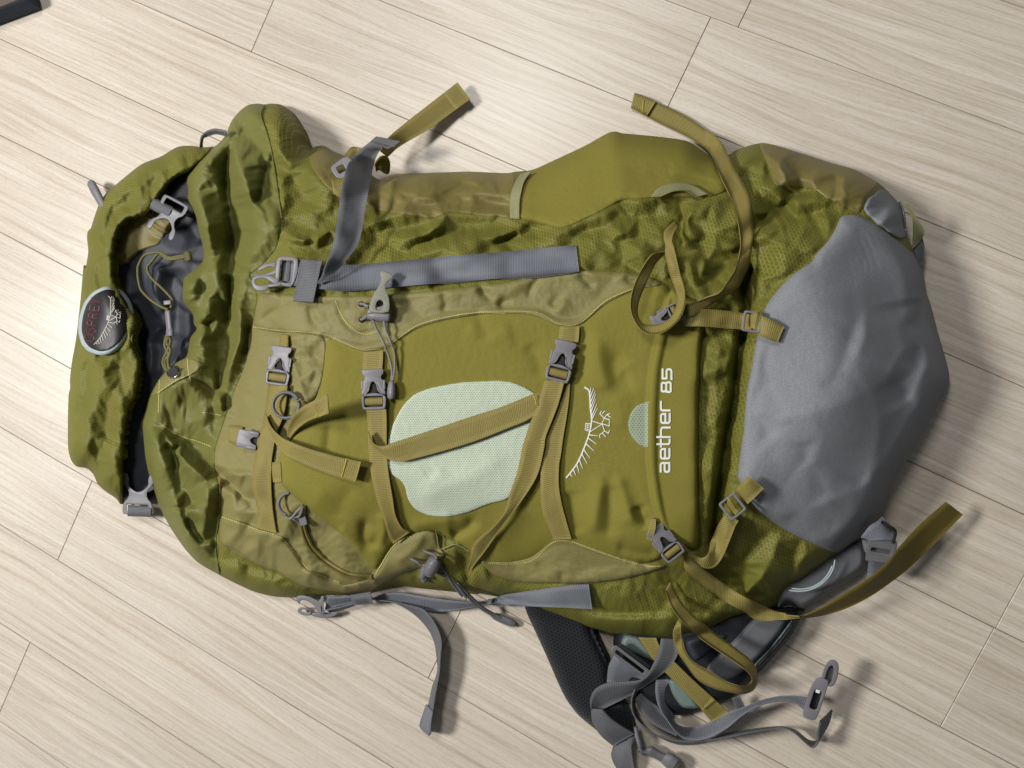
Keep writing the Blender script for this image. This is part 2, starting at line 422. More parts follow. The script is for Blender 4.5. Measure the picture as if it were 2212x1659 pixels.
def metal():
    k = NT('bright_metal'); return k.done(srgb(168, 166, 160), .3, None, .5, metal=1.0)
M['metal'] = metal()
def mesh_cloth(name, col, hole, px, py, rough=.7, r0=.35, depth=.0006, dash=1.0):
    """knitted mesh with staggered rows of small dark holes"""
    k = NT(name); uv = k.uv()
    sp = k.n('ShaderNodeSeparateXYZ'); k.l(uv, sp.inputs[0])
    y = k.math('DIVIDE', sp.outputs[1], py); row = k.math('FLOOR', y)
    off = k.math('MULTIPLY', k.math('MODULO', k.math('ABSOLUTE', row), 2.0), .5)
    x = k.math('ADD', k.math('DIVIDE', sp.outputs[0], px), off)
    fx = k.math('SUBTRACT', k.math('FRACT', x), .5); fy = k.math('SUBTRACT', k.math('FRACT', y), .5)
    d = k.math('SQRT', k.math('ADD', k.math('POWER', k.math('MULTIPLY', k.math('ABSOLUTE', fx), dash), 2.0), k.math('POWER', k.math('ABSOLUTE', fy), 2.0)))
    f = k.ramp(d, [(r0 * .55, (1, 1, 1)), (r0, (0, 0, 0))])
    a = k.noise(uv, 30, 3)
    c = k.mix(a, tuple(q * .93 for q in col[:3]) + (1,), tuple(min(1, q * 1.07) for q in col[:3]) + (1,))
    c = k.mix(f, c, hole)
    n = k.bump(k.math('SUBTRACT', 1.0, f), .6, depth)
    return k.done(c, rough, n, .3, .15)
M['mesh'] = mesh_cloth('pale_green_mesh', srgb(186, 197, 176), srgb(128, 138, 118), .0026, .0018, .7, .26, .0004, .8)
M['mesh_dull'] = mesh_cloth('dull_green_mesh', srgb(150, 162, 136), srgb(104, 112, 92), .0031, .0021, .75, .26, .0004, .8)
M['spacer'] = mesh_cloth('black_spacer_mesh', srgb(28, 31, 36), srgb(7, 8, 10), .0042, .0034, .8, .42, .0011)
M['teal'] = cloth('grey_green_nylon', srgb(104, 118, 114), .5, 900, .2, .08, 0, .35)
def wood():
    k = NT('pale_wood_laminate')
    oi = k.n('ShaderNodeObjectInfo'); tc = k.n('ShaderNodeTexCoord').outputs['Object']
    ofs = k.n('ShaderNodeVectorMath'); ofs.operation = 'MULTIPLY_ADD'
    cmb = k.n('ShaderNodeCombineXYZ')
    for q in range(3): k.l(oi.outputs['Random'], cmb.inputs[q])
    k.l(cmb.outputs[0], ofs.inputs[0]); ofs.inputs[1].default_value = (37, 91, 0); k.l(tc, ofs.inputs[2])
    v = ofs.outputs[0]
    # slow waver of the grain, and a cathedral figure
    wv = k.n('ShaderNodeTexNoise'); wv.inputs['Scale'].default_value = 1.0; wv.inputs['Detail'].default_value = 2
    k.l(k.mapping(v, (3.5, 14, 1)), wv.inputs['Vector'])
    add = k.n('ShaderNodeVectorMath'); add.operation = 'MULTIPLY_ADD'; k.l(wv.outputs['Color'], add.inputs[0])
    add.inputs[1].default_value = (0, .028, 0); k.l(v, add.inputs[2]); g = add.outputs[0]
    band = k.noise(k.mapping(g, (2.2, 120, 1)), 1.0, 3, .55)
    mid = k.noise(k.mapping(g, (7, 330, 1)), 1.0, 3, .6)
    fine = k.noise(k.mapping(g, (60, 1300, 1)), 1.0, 2, .6)
    fleck = k.noise(k.mapping(g, (130, 900, 1)), 1.0, 2, .7)
    broad = k.noise(k.mapping(v, (2.5, 9, 1)), 1.0, 2)
    line = k.noise(k.mapping(g, (10, 520, 1)), 1.0, 2, .6)
    s = k.math('ADD', k.math('MULTIPLY', band, .6), k.math('ADD', k.math('MULTIPLY', line, .25), k.math('MULTIPLY', fine, .15)))
    c = k.ramp(s, [(.36, srgb(190, 177, 161)), (.46, srgb(200, 190, 175)), (.54, srgb(206, 197, 184)), (.66, srgb(214, 206, 194))])
    c = k.mix(1.0, c, k.ramp(mid, [(.33, (.89, .87, .845)), (.47, (.985, .98, .975)), (.64, (1.035, 1.035, 1.035))]), 'MULTIPLY')
    c = k.mix(1.0, c, k.ramp(line, [(.34, (.92, .905, .89)), (.48, (1, 1, 1))]), 'MULTIPLY')
    c = k.mix(1.0, c, k.ramp(broad, [(.3, (.95, .94, .93)), (.7, (1.04, 1.04, 1.04))]), 'MULTIPLY')
    c = k.mix(1.0, c, k.ramp(fleck, [(.30, (.88, .86, .84)), (.5, (1, 1, 1))]), 'MULTIPLY')
    hue = k.ramp(oi.outputs['Random'], [(0, (.94, .93, .92)), (.3, (1.02, 1.015, 1.0)), (.65, (.985, .975, .96)), (1, (1.03, 1.03, 1.03))])
    c = k.mix(1.0, c, hue, 'MULTIPLY')
    n = k.bump(k.math('ADD', fine, k.math('MULTIPLY', mid, .5)), .10, .0006)
    r = k.math('ADD', k.math('ADD', k.math('MULTIPLY', fleck, .16), k.math('MULTIPLY', broad, .14)), .17)
    return k.done(c, r, n, .38)
M['wood'] = wood()
M['gap'] = plastic('dark_floor_joint', srgb(160, 136, 117), .9)
M['navy'] = cloth('dark_navy_cloth', srgb(40, 50, 66), .7, 900, .2, .1, 0, .3)
M['brown'] = cloth('dark_brown_cloth', srgb(92, 84, 72), .7, 900, .2, .1, 0, .3)

# ------------------------------------------------------------------ object helpers
def mesh_obj(name, verts, faces, mat, parent=None, uvs=None, smooth=True, label=None, kind=None):
    verts = np.asarray(verts, float)
    o0 = (verts.max(0) + verts.min(0)) / 2; o0[2] = verts[:, 2].min()
    me = bpy.data.meshes.new(name)
    lv = (verts - o0).astype(np.float32)
    if isinstance(faces, np.ndarray):
        nf, k = faces.shape
        me.vertices.add(len(lv)); me.vertices.foreach_set('co', lv.ravel())
        me.loops.add(nf * k); me.loops.foreach_set('vertex_index', faces.astype(np.int32).ravel())
        me.polygons.add(nf); me.polygons.foreach_set('loop_start', np.arange(0, nf * k, k, dtype=np.int32))
        me.update(calc_edges=True); me.validate()
    else:
        me.from_pydata([tuple(q) for q in lv], [], [tuple(int(a) for a in q) for q in faces]); me.update()
    if uvs is not None:
        ul = me.uv_layers.new(name='uv')
        li = np.empty(len(me.loops), np.int32); me.loops.foreach_get('vertex_index', li)
        ul.data.foreach_set('uv', np.asarray(uvs, np.float32)[li].ravel())
    me.polygons.foreach_set('use_smooth', [smooth] * len(me.polygons))
    me.materials.append(M[mat])
    o = bpy.data.objects.new(name, me); C.objects.link(o)
    if hasattr(o, 'shadow_terminator_geometry_offset'): o.shadow_terminator_geometry_offset = .25; o.shadow_terminator_normal_offset = .02
    place(o, o0, parent)
    if label: o['label'] = label
    if kind: o['kind'] = kind
    return o
WORLD = {}
def place(o, w, parent):
    w = np.asarray(w, float); WORLD[o.name] = w
    if parent is not None:
        o.parent = parent; o.location = Vector(w - WORLD[parent.name])
    else: o.location = Vector(w)
def empty(name, w, parent=None):
    o = bpy.data.objects.new(name, None); o.empty_display_size = .05; C.objects.link(o); place(o, w, parent); return o
ZTOP = np.zeros((NV, NU))                       # height of the topmost cloth, for things that lie on it
def panel(name, pts, Z, off, mat, parent, skirt=4.0, step=3.0, uvrot=0.0, label=None, lip=None, to_floor=False, edge=4.0):
    """a cloth piece: the traced outline at the heights of Z, raised by off mm, with a turned-down edge of skirt mm"""
    poly = outline(pts) if isinstance(pts, str) else pts
    lo = poly.min(0) - step; hi = poly.max(0) + step
    us = np.arange(lo[0], hi[0] + step, step); vs = np.arange(lo[1], hi[1] + step, step)
    ins = fill(poly, us[:-1] + step / 2, vs[:-1] + step / 2)
    J, I = np.nonzero(ins)
    W = len(us)
    quad = np.stack([J * W + I, (J + 1) * W + I, (J + 1) * W + I + 1, J * W + I + 1], 1)
    ids, inv = np.unique(quad, return_inverse=True); quad = inv.reshape(-1, 4)
    u = us[ids % W].astype(float); v = vs[ids // W].astype(float)
    e = np.concatenate([quad[:, [k, (k + 1) % 4]] for k in range(4)])
    key = np.sort(e, 1); k1 = key[:, 0].astype(np.int64) * len(ids) + key[:, 1]
    un, first, cnt = np.unique(k1, return_index=True, return_counts=True)
    be = e[first[cnt == 1]]
    bv = np.unique(be)
    pl = poly; pn = np.roll(pl, -1, 0)
    du, dv = np.empty(len(bv)), np.empty(len(bv)); best = np.full(len(bv), 1e9)
    for a, b in zip(pl, pn):
        d = b - a; l2 = d @ d + 1e-9
        t = np.clip(((u[bv] - a[0]) * d[0] + (v[bv] - a[1]) * d[1]) / l2, 0, 1)
        x = a[0] + t * d[0]; y = a[1] + t * d[1]; q = (x - u[bv]) ** 2 + (y - v[bv]) ** 2
        m = q < best; best = np.where(m, q, best); du = np.where(m, x, du); dv = np.where(m, y, dv)
    ok = best < (1.6 * step) ** 2
    u[bv] = np.where(ok, du, u[bv]); v[bv] = np.where(ok, dv, v[bv])
    z = sample(Z, u, v) + off * .001
    lipv = (min(off, 1.2) if lip is None else lip) * .001
    # roll the edge over: boundary ring and its neighbours
    ring = np.zeros(len(u)); ring[bv] = 1
    nb = np.zeros(len(u))
    for q in range(4): np.maximum.at(nb, quad[:, q], ring[quad].max(1) * .35)
    z = z - lipv * np.maximum(ring, nb)
    z = np.maximum(z, .0008)
    co = P(u, v, z)
    n0 = len(co)
    sk = co[bv].copy(); sk[:, 2] = 0.0006 if to_floor else np.maximum(sk[:, 2] - skirt * .001, .0004)
    mp = np.full(n0, -1); mp[bv] = n0 + np.arange(len(bv))
    fs = np.stack([be[:, 1], be[:, 0], mp[be[:, 0]], mp[be[:, 1]]], 1)
    co = np.concatenate([co, sk]); faces = np.concatenate([quad, fs])
    c, s = math.cos(rad(uvrot)), math.sin(rad(uvrot))
    uv = np.stack([co[:, 0] * c + co[:, 1] * s, -co[:, 0] * s + co[:, 1] * c], 1)
    o = mesh_obj(name, co, faces, mat, parent, uv, True, label)
    msk = fill(poly, GU, GV)
    ZTOP[msk] = np.maximum(ZTOP[msk], (Z + off * .001)[msk])
    return o
def smooth1(z, n):
    if n < 1: return z
    k = np.hanning(2 * n + 3)[1:-1]; k /= k.sum()
    return np.convolve(np.pad(z, n, mode='edge'), k, 'valid')
def max1(z, n):
    q = np.pad(z, n, mode='edge'); return np.max([q[k:k + len(z)] for k in range(2 * n + 1)], 0)
def ribbon(name, A, B, mat, parent, thick=1.1, absz=False, h=2.0, n=None, sm=5, label=None, follow=1.0, Z=None):
    """tape between two traced edges. heights (mm) over the cloth below, or over the floor when absz"""
    a = T(A) if isinstance(A, str) else A; b = T(B) if isinstance(B, str) else B
    a = np.where(np.isnan(a), h, a); b = np.where(np.isnan(b), h, b)
    if len(a) == len(b):
        a = catmull(a, 12); b = catmull(b, 12)
        L = np.linalg.norm(np.diff((a + b)[:, :2] / 2, axis=0), axis=1).sum(); n = n or max(8, int(L / 4))
        mid = (a + b)[:, :2] / 2; d = np.r_[0, np.cumsum(np.linalg.norm(np.diff(mid, axis=0), axis=1))]
        t = np.linspace(0, d[-1], n)
        a = np.stack([np.interp(t, d, a[:, k]) for k in range(3)], 1); b = np.stack([np.interp(t, d, b[:, k]) for k in range(3)], 1)
    else:
        a = catmull(a, 12); b = catmull(b, 12)
        L = np.linalg.norm(np.diff(a[:, :2], axis=0), axis=1).sum(); n = n or max(8, int(L / 4))
        a = resample(a, n); b = resample(b, n)
    K = 5; rows = []
    zz = ZTOP if Z is None else Z
    gr = []
    for k in range(K):
        f = k / (K - 1); q = a * (1 - f) + b * f; gr.append(q)
    if not absz:
        s = np.max([smooth1(max1(sample(zz, q[:, 0], q[:, 1]), 2), 2) for q in gr], 0) if follow < 1 else None
        for q in gr:
            zs = smooth1(max1(sample(zz, q[:, 0], q[:, 1]), sm // 2), sm)
            if follow < 1: zs = zs * follow + s * (1 - follow)
            q[:, 2] = zs + q[:, 2] * .001
    else:
        for q in gr: q[:, 2] = np.maximum(q[:, 2] * .001, .0012)
    top = np.stack([P(q[:, 0], q[:, 1], q[:, 2]) for q in gr], 1)          # n,K,3
    ta = np.gradient(top, axis=0); tb = np.gradient(top, axis=1)
    nr = np.cross(ta, tb); nr /= np.linalg.norm(nr, axis=2, keepdims=True) + 1e-12
    ctr = np.mean(nr[:, :, 2]) 
    if ctr < 0: nr = -nr
    bot = top - nr * thick * .001
    bot[:, :, 2] = np.maximum(bot[:, :, 2], .0004)
    L = np.r_[0, np.cumsum(np.linalg.norm(np.diff(top[:, K // 2], axis=0), axis=1))]
    wd = np.linalg.norm(top[:, -1] - top[:, 0], axis=1); wd = np.maximum(wd, np.median(wd))
    uv = np.stack([np.repeat(L[:, None], K, 1), np.linspace(0, 1, K)[None] * wd[:, None]], 2)
    V = np.concatenate([top.reshape(-1, 3), bot.reshape(-1, 3)]); UV = np.concatenate([uv.reshape(-1, 2)] * 2)
    N = n * K; idx = np.arange(N).reshape(n, K); F = []
    i0, i1, j0, j1 = idx[:-1, :-1].ravel(), idx[1:, :-1].ravel(), idx[:-1, 1:].ravel(), idx[1:, 1:].ravel()
    F.append(np.stack([i0, i1, j1, j0], 1)); F.append(np.stack([i0, j0, j1, i1], 1) + N)
    for col in (0, K - 1):
        e0, e1 = idx[:-1, col], idx[1:, col]; F.append(np.stack([e0, e0 + N, e1 + N, e1], 1))
    for r in (0, n - 1):
        e0, e1 = idx[r, :-1], idx[r, 1:]; F.append(np.stack([e0, e1, e1 + N, e0 + N], 1))
    F = np.concatenate(F)
    # make the upper sheet face up
    f = F[0]; nn = np.cross(V[f[1]] - V[f[0]], V[f[2]] - V[f[0]])
    o = mesh_obj(name, V, F, mat, parent, UV, True, label)
    return o
def line_ribbon(name, path, width, mat, parent, **kw):
    p = catmull(T(path) if isinstance(path, str) else path, 8); t = np.gradient(p[:, :2], axis=0); t /= np.linalg.norm(t, axis=1, keepdims=True) + 1e-9
    nrm = np.stack([-t[:, 1], t[:, 0]], 1)
    a = p.copy(); b = p.copy(); a[:, :2] += nrm * width / 2; b[:, :2] -= nrm * width / 2
    n = max(6, int(np.linalg.norm(np.diff(p[:, :2], axis=0), axis=1).sum() / 4))
    return ribbon(name, resample(a, n), resample(b, n), mat, parent, **kw)
def tube_geo(p3, r, seg=8, caps=True):
    p3 = np.asarray(p3); t = np.gradient(p3, axis=0); t /= np.linalg.norm(t, axis=1, keepdims=True) + 1e-12
    up = np.array([0.0, 0.0, 1.0]); V = []; N = len(p3); r = np.broadcast_to(r, (N,))
    x = np.cross(t, up); bad = np.linalg.norm(x, axis=1) < .05; x[bad] = np.cross(t[bad], [0, 1.0, 0])
    x /= np.linalg.norm(x, axis=1, keepdims=True); y = np.cross(x, t)
    an = np.linspace(0, 2 * math.pi, seg, endpoint=False)
    V = p3[:, None] + r[:, None, None] * (np.cos(an)[None, :, None] * x[:, None] + np.sin(an)[None, :, None] * y[:, None])
    i = np.arange(N * seg).reshape(N, seg); j = np.roll(i, -1, 1)
    F = np.stack([i[:-1].ravel(), j[:-1].ravel(), j[1:].ravel(), i[1:].ravel()], 1)
    L = np.r_[0, np.cumsum(np.linalg.norm(np.diff(p3, axis=0), axis=1))]
    uv = np.stack([np.repeat(L[:, None], seg, 1), np.repeat((an / 6.283 * .012)[None], N, 0)], 2).reshape(-1, 2)
    V = V.reshape(-1, 3); F = [tuple(q) for q in F]
    if caps: F += [tuple(i[0]), tuple(i[-1][::-1])]
    return V, F, uv
def tube(name, path, r, mat, parent, absz=False, h=1.5, sm=3, closed=False, label=None, radii=None, Z=None):
    p = T(path) if isinstance(path, str) else np.asarray(path, float); p = np.where(np.isnan(p), h, p)
    p = catmull(p, 8, closed)
    if closed: p = np.r_[p, p[:1]]
    n = max(6, int(np.linalg.norm(np.diff(p[:, :2], axis=0), axis=1).sum() / 2.5)); p = resample(p, n)
    z = p[:, 2] * .001
    if not absz: z = z + smooth1(max1(sample(ZTOP if Z is None else Z, p[:, 0], p[:, 1]), 1), sm)
    rr = r * .001 if radii is None else np.interp(np.linspace(0, 1, n), np.linspace(0, 1, len(radii)), radii) * .001
    V, F, uv = tube_geo(P(p[:, 0], p[:, 1], np.maximum(z, np.max(rr) * .9)), rr)
    return mesh_obj(name, V, F, mat, parent, uv, True, label)
def curve_mesh(loops, ext, bev, res=2):
    cu = bpy.data.curves.new('tmp', 'CURVE'); cu.dimensions = '2D'; cu.fill_mode = 'BOTH'
    for lp in loops:
        s = cu.splines.new('POLY'); s.points.add(len(lp) - 1); s.use_cyclic_u = True
        for q, (x, y) in zip(s.points, lp): q.co = (x, y, 0, 1)
    cu.extrude = max(ext / 2 - bev, .01); cu.bevel_depth = bev; cu.bevel_resolution = res; cu.offset = -bev
    o = bpy.data.objects.new('tmp', cu); me = o.to_mesh()
    v = np.array([q.co[:] for q in me.vertices]); f = [tuple(p.vertices) for p in me.polygons]
    o.to_mesh_clear(); bpy.data.objects.remove(o); bpy.data.curves.remove(cu)
    return v, f
def rnd(pts, it=2, closed=True):
    p = np.asarray(pts, float)
    for _ in range(it):
        q = np.roll(p, -1, 0); p = np.stack([p * .75 + q * .25, p * .25 + q * .75], 1).reshape(-1, 2)
    return p
def flat_part(name, loops, thick, mat, parent, at, ang=0.0, scale=1.0, h=2.0, tilt=(0, 0), bev=None, label=None, absz=False, bend=0.0):
    """a plate cut to loops (local sketch units, y down), thick mm, at sketch position at, turned by ang degrees"""
    bev = min(thick * .28, 1.0) if bev is None else bev
    v, f = curve_mesh([np.asarray(l) * scale for l in loops], thick / MMP, bev / MMP)
    c, s = math.cos(rad(ang)), math.sin(rad(ang))
    u = at[0] + c * v[:, 0] - s * v[:, 1]; w = at[1] + s * v[:, 0] + c * v[:, 1]
    z0 = 0.0 if absz else float(np.max(sample(ZTOP, at[0] + c * np.array([-14, 0, 14]), at[1] + s * np.array([-14, 0, 14]))))
    z = z0 + (h + thick / 2 + v[:, 2] * MMP + tilt[0] * v[:, 0] * MMP + tilt[1] * v[:, 1] * MMP - bend * v[:, 0] ** 2) * .001
    co = P(u, w, np.maximum(z, .0006))
    o = mesh_obj(name, co, [q[::-1] for q in f], mat, parent, None, False, label)
    return o
def tw(o, deg=35):
    """smooth shading with sharp edges kept"""
    me = o.data; me.polygons.foreach_set('use_smooth', [True] * len(me.polygons))
    import bmesh
    bm = bmesh.new(); bm.from_mesh(me); bmesh.ops.remove_doubles(bm, verts=bm.verts, dist=1e-6)
    bmesh.ops.recalc_face_normals(bm, faces=bm.faces)
    for e in bm.edges: e.smooth = e.is_manifold and e.calc_face_angle(0) < rad(deg)
    bm.to_mesh(me); bm.free(); return o
class Stitches:
    def __init__(self): self.V = []; self.F = []; self.n = 0
    def add(self, path, pitch=4.6, length=3.3, w=1.25, h=.5, skip=0.0, Z=None):
        p = catmull(T(path), 8)[:, :2]
        L = np.linalg.norm(np.diff(p, axis=0), axis=1).sum(); n = max(2, int(L / pitch)); d = np.r_[0, np.cumsum(np.linalg.norm(np.diff(p, axis=0), axis=1))]
        for k in range(n):
            s = (k + .5) * pitch
            a = np.array([np.interp(s - length / 2, d, p[:, q]) for q in (0, 1)]); b = np.array([np.interp(s + length / 2, d, p[:, q]) for q in (0, 1)])
            if np.linalg.norm(b - a) < .5: continue
            t = (b - a) / np.linalg.norm(b - a); nn = np.array([-t[1], t[0]]) * w / 2
            q = np.array([a - nn, a + nn, b + nn, b - nn, (a + b) / 2 - nn, (a + b) / 2 + nn]) + np.random.RandomState(k).uniform(-.25, .25, 2)
            z = sample(ZTOP if Z is None else Z, q[:, 0], q[:, 1]) + h * .001
            z[4:] += .0005
            self.V.append(P(q[:, 0], q[:, 1], z)); i = self.n
            self.F += [(i, i + 1, i + 5, i + 4), (i + 4, i + 5, i + 2, i + 3)]; self.n += 6
    def build(self, name, mat, parent, label=None):
        o = mesh_obj(name, np.concatenate(self.V), self.F, mat, parent, None, True, label, 'stuff'); return o

# ================================================================== THE PLACE
# floor of staggered laminate planks
fl_bm_v = [(-1.5, -1.5, -.012), (1.4, -1.5, -.012), (1.4, 1.5, -.012), (-1.5, 1.5, -.012)]
floor = mesh_obj('floor', np.array(fl_bm_v) + np.array([0, 0, .0085]), [(0, 1, 2, 3)], 'gap', None, None, False)
floor['kind'] = 'structure'; floor['label'] = 'pale wood laminate floor of long staggered planks'
PA = rad(-25.94); ex = np.array([math.cos(PA), math.sin(PA), 0]); ey = np.array([math.sin(PA), -math.cos(PA), 0])   # along / across (down the sketch)
PW = 0.1332 * CAM_H; POFF = -0.1821 * CAM_H
def jx(u, v):
    p = P(u, v, 0); return float(p @ ex)
def plank(row, xa, xb, seed):
    g = .00030; x0, x1 = xa + g, xb - g; y0, y1 = POFF + PW * row + g, POFF + PW * (row + 1) - g; b = .0005
    V = []
    for (z, k) in ((-.008, 0), (-b, 0), (0, b)):
        for (x, y) in ((x0 + k, y0 + k), (x1 - k, y0 + k), (x1 - k, y1 - k), (x0 + k, y1 - k)): V.append((x - (x0 + x1) / 2, -(y - (y0 + y1) / 2), z))
    F = [(8, 11, 10, 9)]
    for a in (0, 4):
        for q in range(4): r = (q + 1) % 4; F.append((a + q, a + 4 + q, a + 4 + r, a + r))
    me = bpy.data.meshes.new('plank'); me.from_pydata(V, [], F); me.update(); me.materials.append(M['wood'])
    o = bpy.data.objects.new('plank', me); C.objects.link(o)
    w = ex * (x0 + x1) / 2 + ey * (y0 + y1) / 2
    place(o, (w[0], w[1], 0), floor); o.rotation_euler = (0, 0, PA)
# rows run down the picture; a joint (traced where one shows) starts each row's stagger
S_ = 1 / 1.8228
joints = {-3: jx(1700, -160), -2: jx(1069 * S_, 100 * S_) + .03, -1: jx(2712 * S_, 250 * S_), 0: jx(300, 150) - .5, 1: jx(1000, 500), 2: jx(4032 * S_, 2258 * S_) + .0,
          3: jx(900, 900), 4: jx(1751 * S_, 2537 * S_), 5: jx(292 * S_, 2055 * S_), 6: jx(2041, 1587), 7: jx(55 * S_, 2675 * S_), 8: jx(500, 1650)}
joints[0] = jx(1069 * S_, 0) + .62; joints[-2] = jx(1031 * S_, 107 * S_)
# which row does each traced joint belong to?
def row_of(u, v): return int(math.floor((float(P(u, v, 0) @ ey) - POFF) / PW))
for (u, v) in ((1031, 107), (2712, 250), (292, 2055), (55, 2675), (1751, 2537), (3976, 2372)):
    joints[row_of(u * S_, v * S_)] = jx(u * S_, v * S_)
PL = 1.75
for r in range(-19, 22):
    j = joints.get(r, (r * 0.517) % PL)
    x = j - PL * math.ceil((j + 2.3) / PL)
    while x < 2.3:
        plank(r, x, x + PL, r); x += PL

# dark furniture corner in the top left
def slab(name, mat, quad, z0, z1, parent=None, bev=.004):
    q = np.array([P(u, v, z1)[:2] for u, v in quad])
    V, F = [], []
    ctr = q.mean(0)
    for z, s in ((z0, 0), (z1 - bev, 0), (z1, bev)):
        for c in q:
            d = (ctr - c) / np.linalg.norm(ctr - c); V.append((*(c + d * s), z))
    F.append((8, 9, 10, 11)); F.append((3, 2, 1, 0))
    for a in (0, 4):
        for k in range(4): r = (k + 1) % 4; F.append((a + k, a + r, a + 4 + r, a + 4 + k))
    uv = np.array([(v[0], v[1] + v[2]) for v in V])
    return tw(mesh_obj(name, np.array(V), F, mat, parent, uv, True))
bench = slab('bench', 'navy', [(-190, 95), (58, 1), (20, -160), (-260, -60)], .004, .026)
bench['label'] = 'dark navy padded furniture corner resting on the floor'; bench['category'] = 'bench'
seat = slab('seat_pad', 'brown', [(-182, 88), (50, -5), (14, -150), (-250, -58)], .0258, .029, bench, .001)
blocker = slab('shadow_block', 'navy', [(-215, 143), (-150, -25), (-400, -60), (-420, 120)], 0, .066, bench, .002)  # unseen block added outside the frame to throw a shadow onto the floor

# ================================================================== BACKPACK HEIGHTS
EDGE_LEFT = ("a 1690,225 1640,215 1560,225 1500,270 1430,350 1380,480 1300,560 1215,620 1100,720 1070,820 1090,900 1080,980 1150,1100 "
             "1170,1230 1200,1330 1215,1400 1200,1480 1060,1590 b 1050,190 1040,350 1060,400 1130,480 1130,560 1165,590 1110,650 1095,700 "
             "1080,820 980,860 860,980 780,1130 745,1260 710,1340 735,1450 c 740,560 770,720 800,800 860,1000 950,1170 1060,1330 1160,1440 1340,1540 ")
BOTTOM = ("f 0,1375 200,1470 370,1510 540,1515 700,1490 960,1500 1180,1450 1370,1420 1500,1440 1700,1460 1960,1490 2000,1480 "
          "i 300,1305 480,1310 630,1390 1080,1560 n 400,590 560,610 800,632 900,640 1000,605 1200,560 m 820,1350 990,1265 1060,1250 "
          "1280,1200 1390,1110 1420,1040 1500,1000 1700,870 1830,770 1850,765 ")
RIGHT = ("o 760,565 920,440 1050,285 1130,130 1170,0 l 1500,1300 1600,1150 1700,970 1780,830 1870,650 1890,560 1850,400 1790,200 1740,0 "
         "k 1700,1300 1690,1200 1660,1090 1610,980 1560,880 1530,730 1480,590 1400,510 1340,450 ")
TOP = ("k 1130,330 960,290 720,210 430,120 320,140 190,185 g 1960,620 1810,640 1720,570 1620,508 1350,473 1100,453 1060,436 1000,443 820,548 600,650 390,748 "
       "d 2070,755 2010,770 1700,753 1400,765 1080,775 1000,830 900,760 760,650 640,600 540,545 470,560 430,600 400,450 350,370 290,270 210,220 120,216 ")
BODY = outline(EDGE_LEFT + BOTTOM + RIGHT + TOP)
D = indist(BODY)
# the mouth of the collar stands open: its edge does not roll down to the floor there
D = np.where(D > 0, np.maximum(D, indist(outline("w 470,300 430,360 300,380 250,450 250,800 290,880 420,900 560,700 560,400")) * .62), D)
Zb = np.where(D > 0, .010, 0) + round_up(D, .048, 55)
s_ = np.clip(D / 260, 0, 1); Zb += .050 * s_ * s_ * (3 - 2 * s_)
# broad shape: the collar is slack and low, the packed base stands higher
Zb += .012 * np.exp(-(((MU - 1700) / 240) ** 2 + ((MV - 830) / 330) ** 2)) * (D > 0)
Zb -= .022 * np.exp(-(((MU - 460) / 130) ** 2 + ((MV - 850) / 420) ** 2)) * np.clip(D / 60, 0, 1)
Zb = blur(Zb, 4, 3)
def puff(s, h, r):
    """a soft raised cushion inside a traced outline"""
    global Zb
    Zb = Zb + round_up(indist(outline(s)), h * .001, r)
YOKE = ("e 240,400 390,420 730,440 1300,425 2212,330 h 600,170 1000,130 1430,150 1660,240 1400,285 1180,390 970,575 800,578 600,478 250,472 "
        "e 1980,582 1700,625 1480,692 1240,857 1040,878 770,752 400,722 185,687 ")
POCKET = ("e 775,745 1040,820 1260,760 1480,640 1700,560 2000,540 h 200,430 640,430 800,520 960,520 1200,330 1400,230 1680,230 1700,500 1600,900 1580,1400 "
          "i 1580,300 1640,660 1720,900 1600,1010 1480,1045 1300,1010 1100,960 900,880 750,890 590,1010 430,1045 250,1050 130,1000 90,930 "
          "f 1890,1130 1830,1080 1780,1060 1700,1020 1640,985 1440,1005 1300,1090 1170,1310 1090,1230 900,1010 780,930 470,670 410,610 385,410 500,220 "
          "e 690,1260 720,1200 750,1000 ")
STRIP = ("h 1680,250 1800,330 1945,400 1945,570 1925,800 1905,1200 i 1905,300 1915,960 1740,880 1610,740 1545,560 1505,250 h 1500,1400 1512,1000 1560,720 ")
GREY = ("k 1030,700 1000,780 940,890 830,1010 800,1070 700,1130 600,1210 520,1300 450,1390 410,1480 l 360,270 330,480 290,640 275,760 260,1000 235,1150 "
        "210,1360 m 1030,200 1140,395 1300,520 1450,610 1640,700 1830,770 1850,765 " + RIGHT[:RIGHT.index('k ')] + "k 1700,1300 1690,1200 1650,1080 1600,1000 1480,905 1290,760 1160,692 ")
WING = ("i 170,1010 230,1030 430,1035 590,1000 760,855 900,855 1100,930 1300,1000 1500,1050 1650,1055 1650,1070 1500,1120 1300,1170 1050,1200 820,1200 500,1195 300,1140 230,1080 ")
FLAP = ("c 1340,1060 1500,1110 1640,1165 1780,1200 1850,1250 1930,1350 2000,1470 f 620,1290 760,1350 880,1400 930,1420 1120,1370 1170,1310 1300,1090 "
        "1450,1010 1560,985 1650,1000 1680,1130 1720,1180 1600,1260 1380,1310 1210,1400 1150,1450 960,1480 800,1460 620,1430 500,1380 370,1300 "
        "c 1740,1500 1600,1440 1450,1330 1335,1290 ")
SIDEPOCKET = ("g 250,1120 250,900 330,780 390,748 600,650 820,548 1000,443 1060,436 1100,453 1350,473 1620,508 1720,570 1810,640 1900,800 1960,900 1800,960 1600,960 1340,960 "
              "1150,970 1090,985 900,1085 650,1205 410,1165 ")
puff(POCKET, 7, 40); puff(YOKE, 2.5, 12); puff(WING, 3, 14); puff(STRIP, 6, 22); puff(GREY, 9, 45); puff(SIDEPOCKET, 4, 22); puff(FLAP, 5, 16)
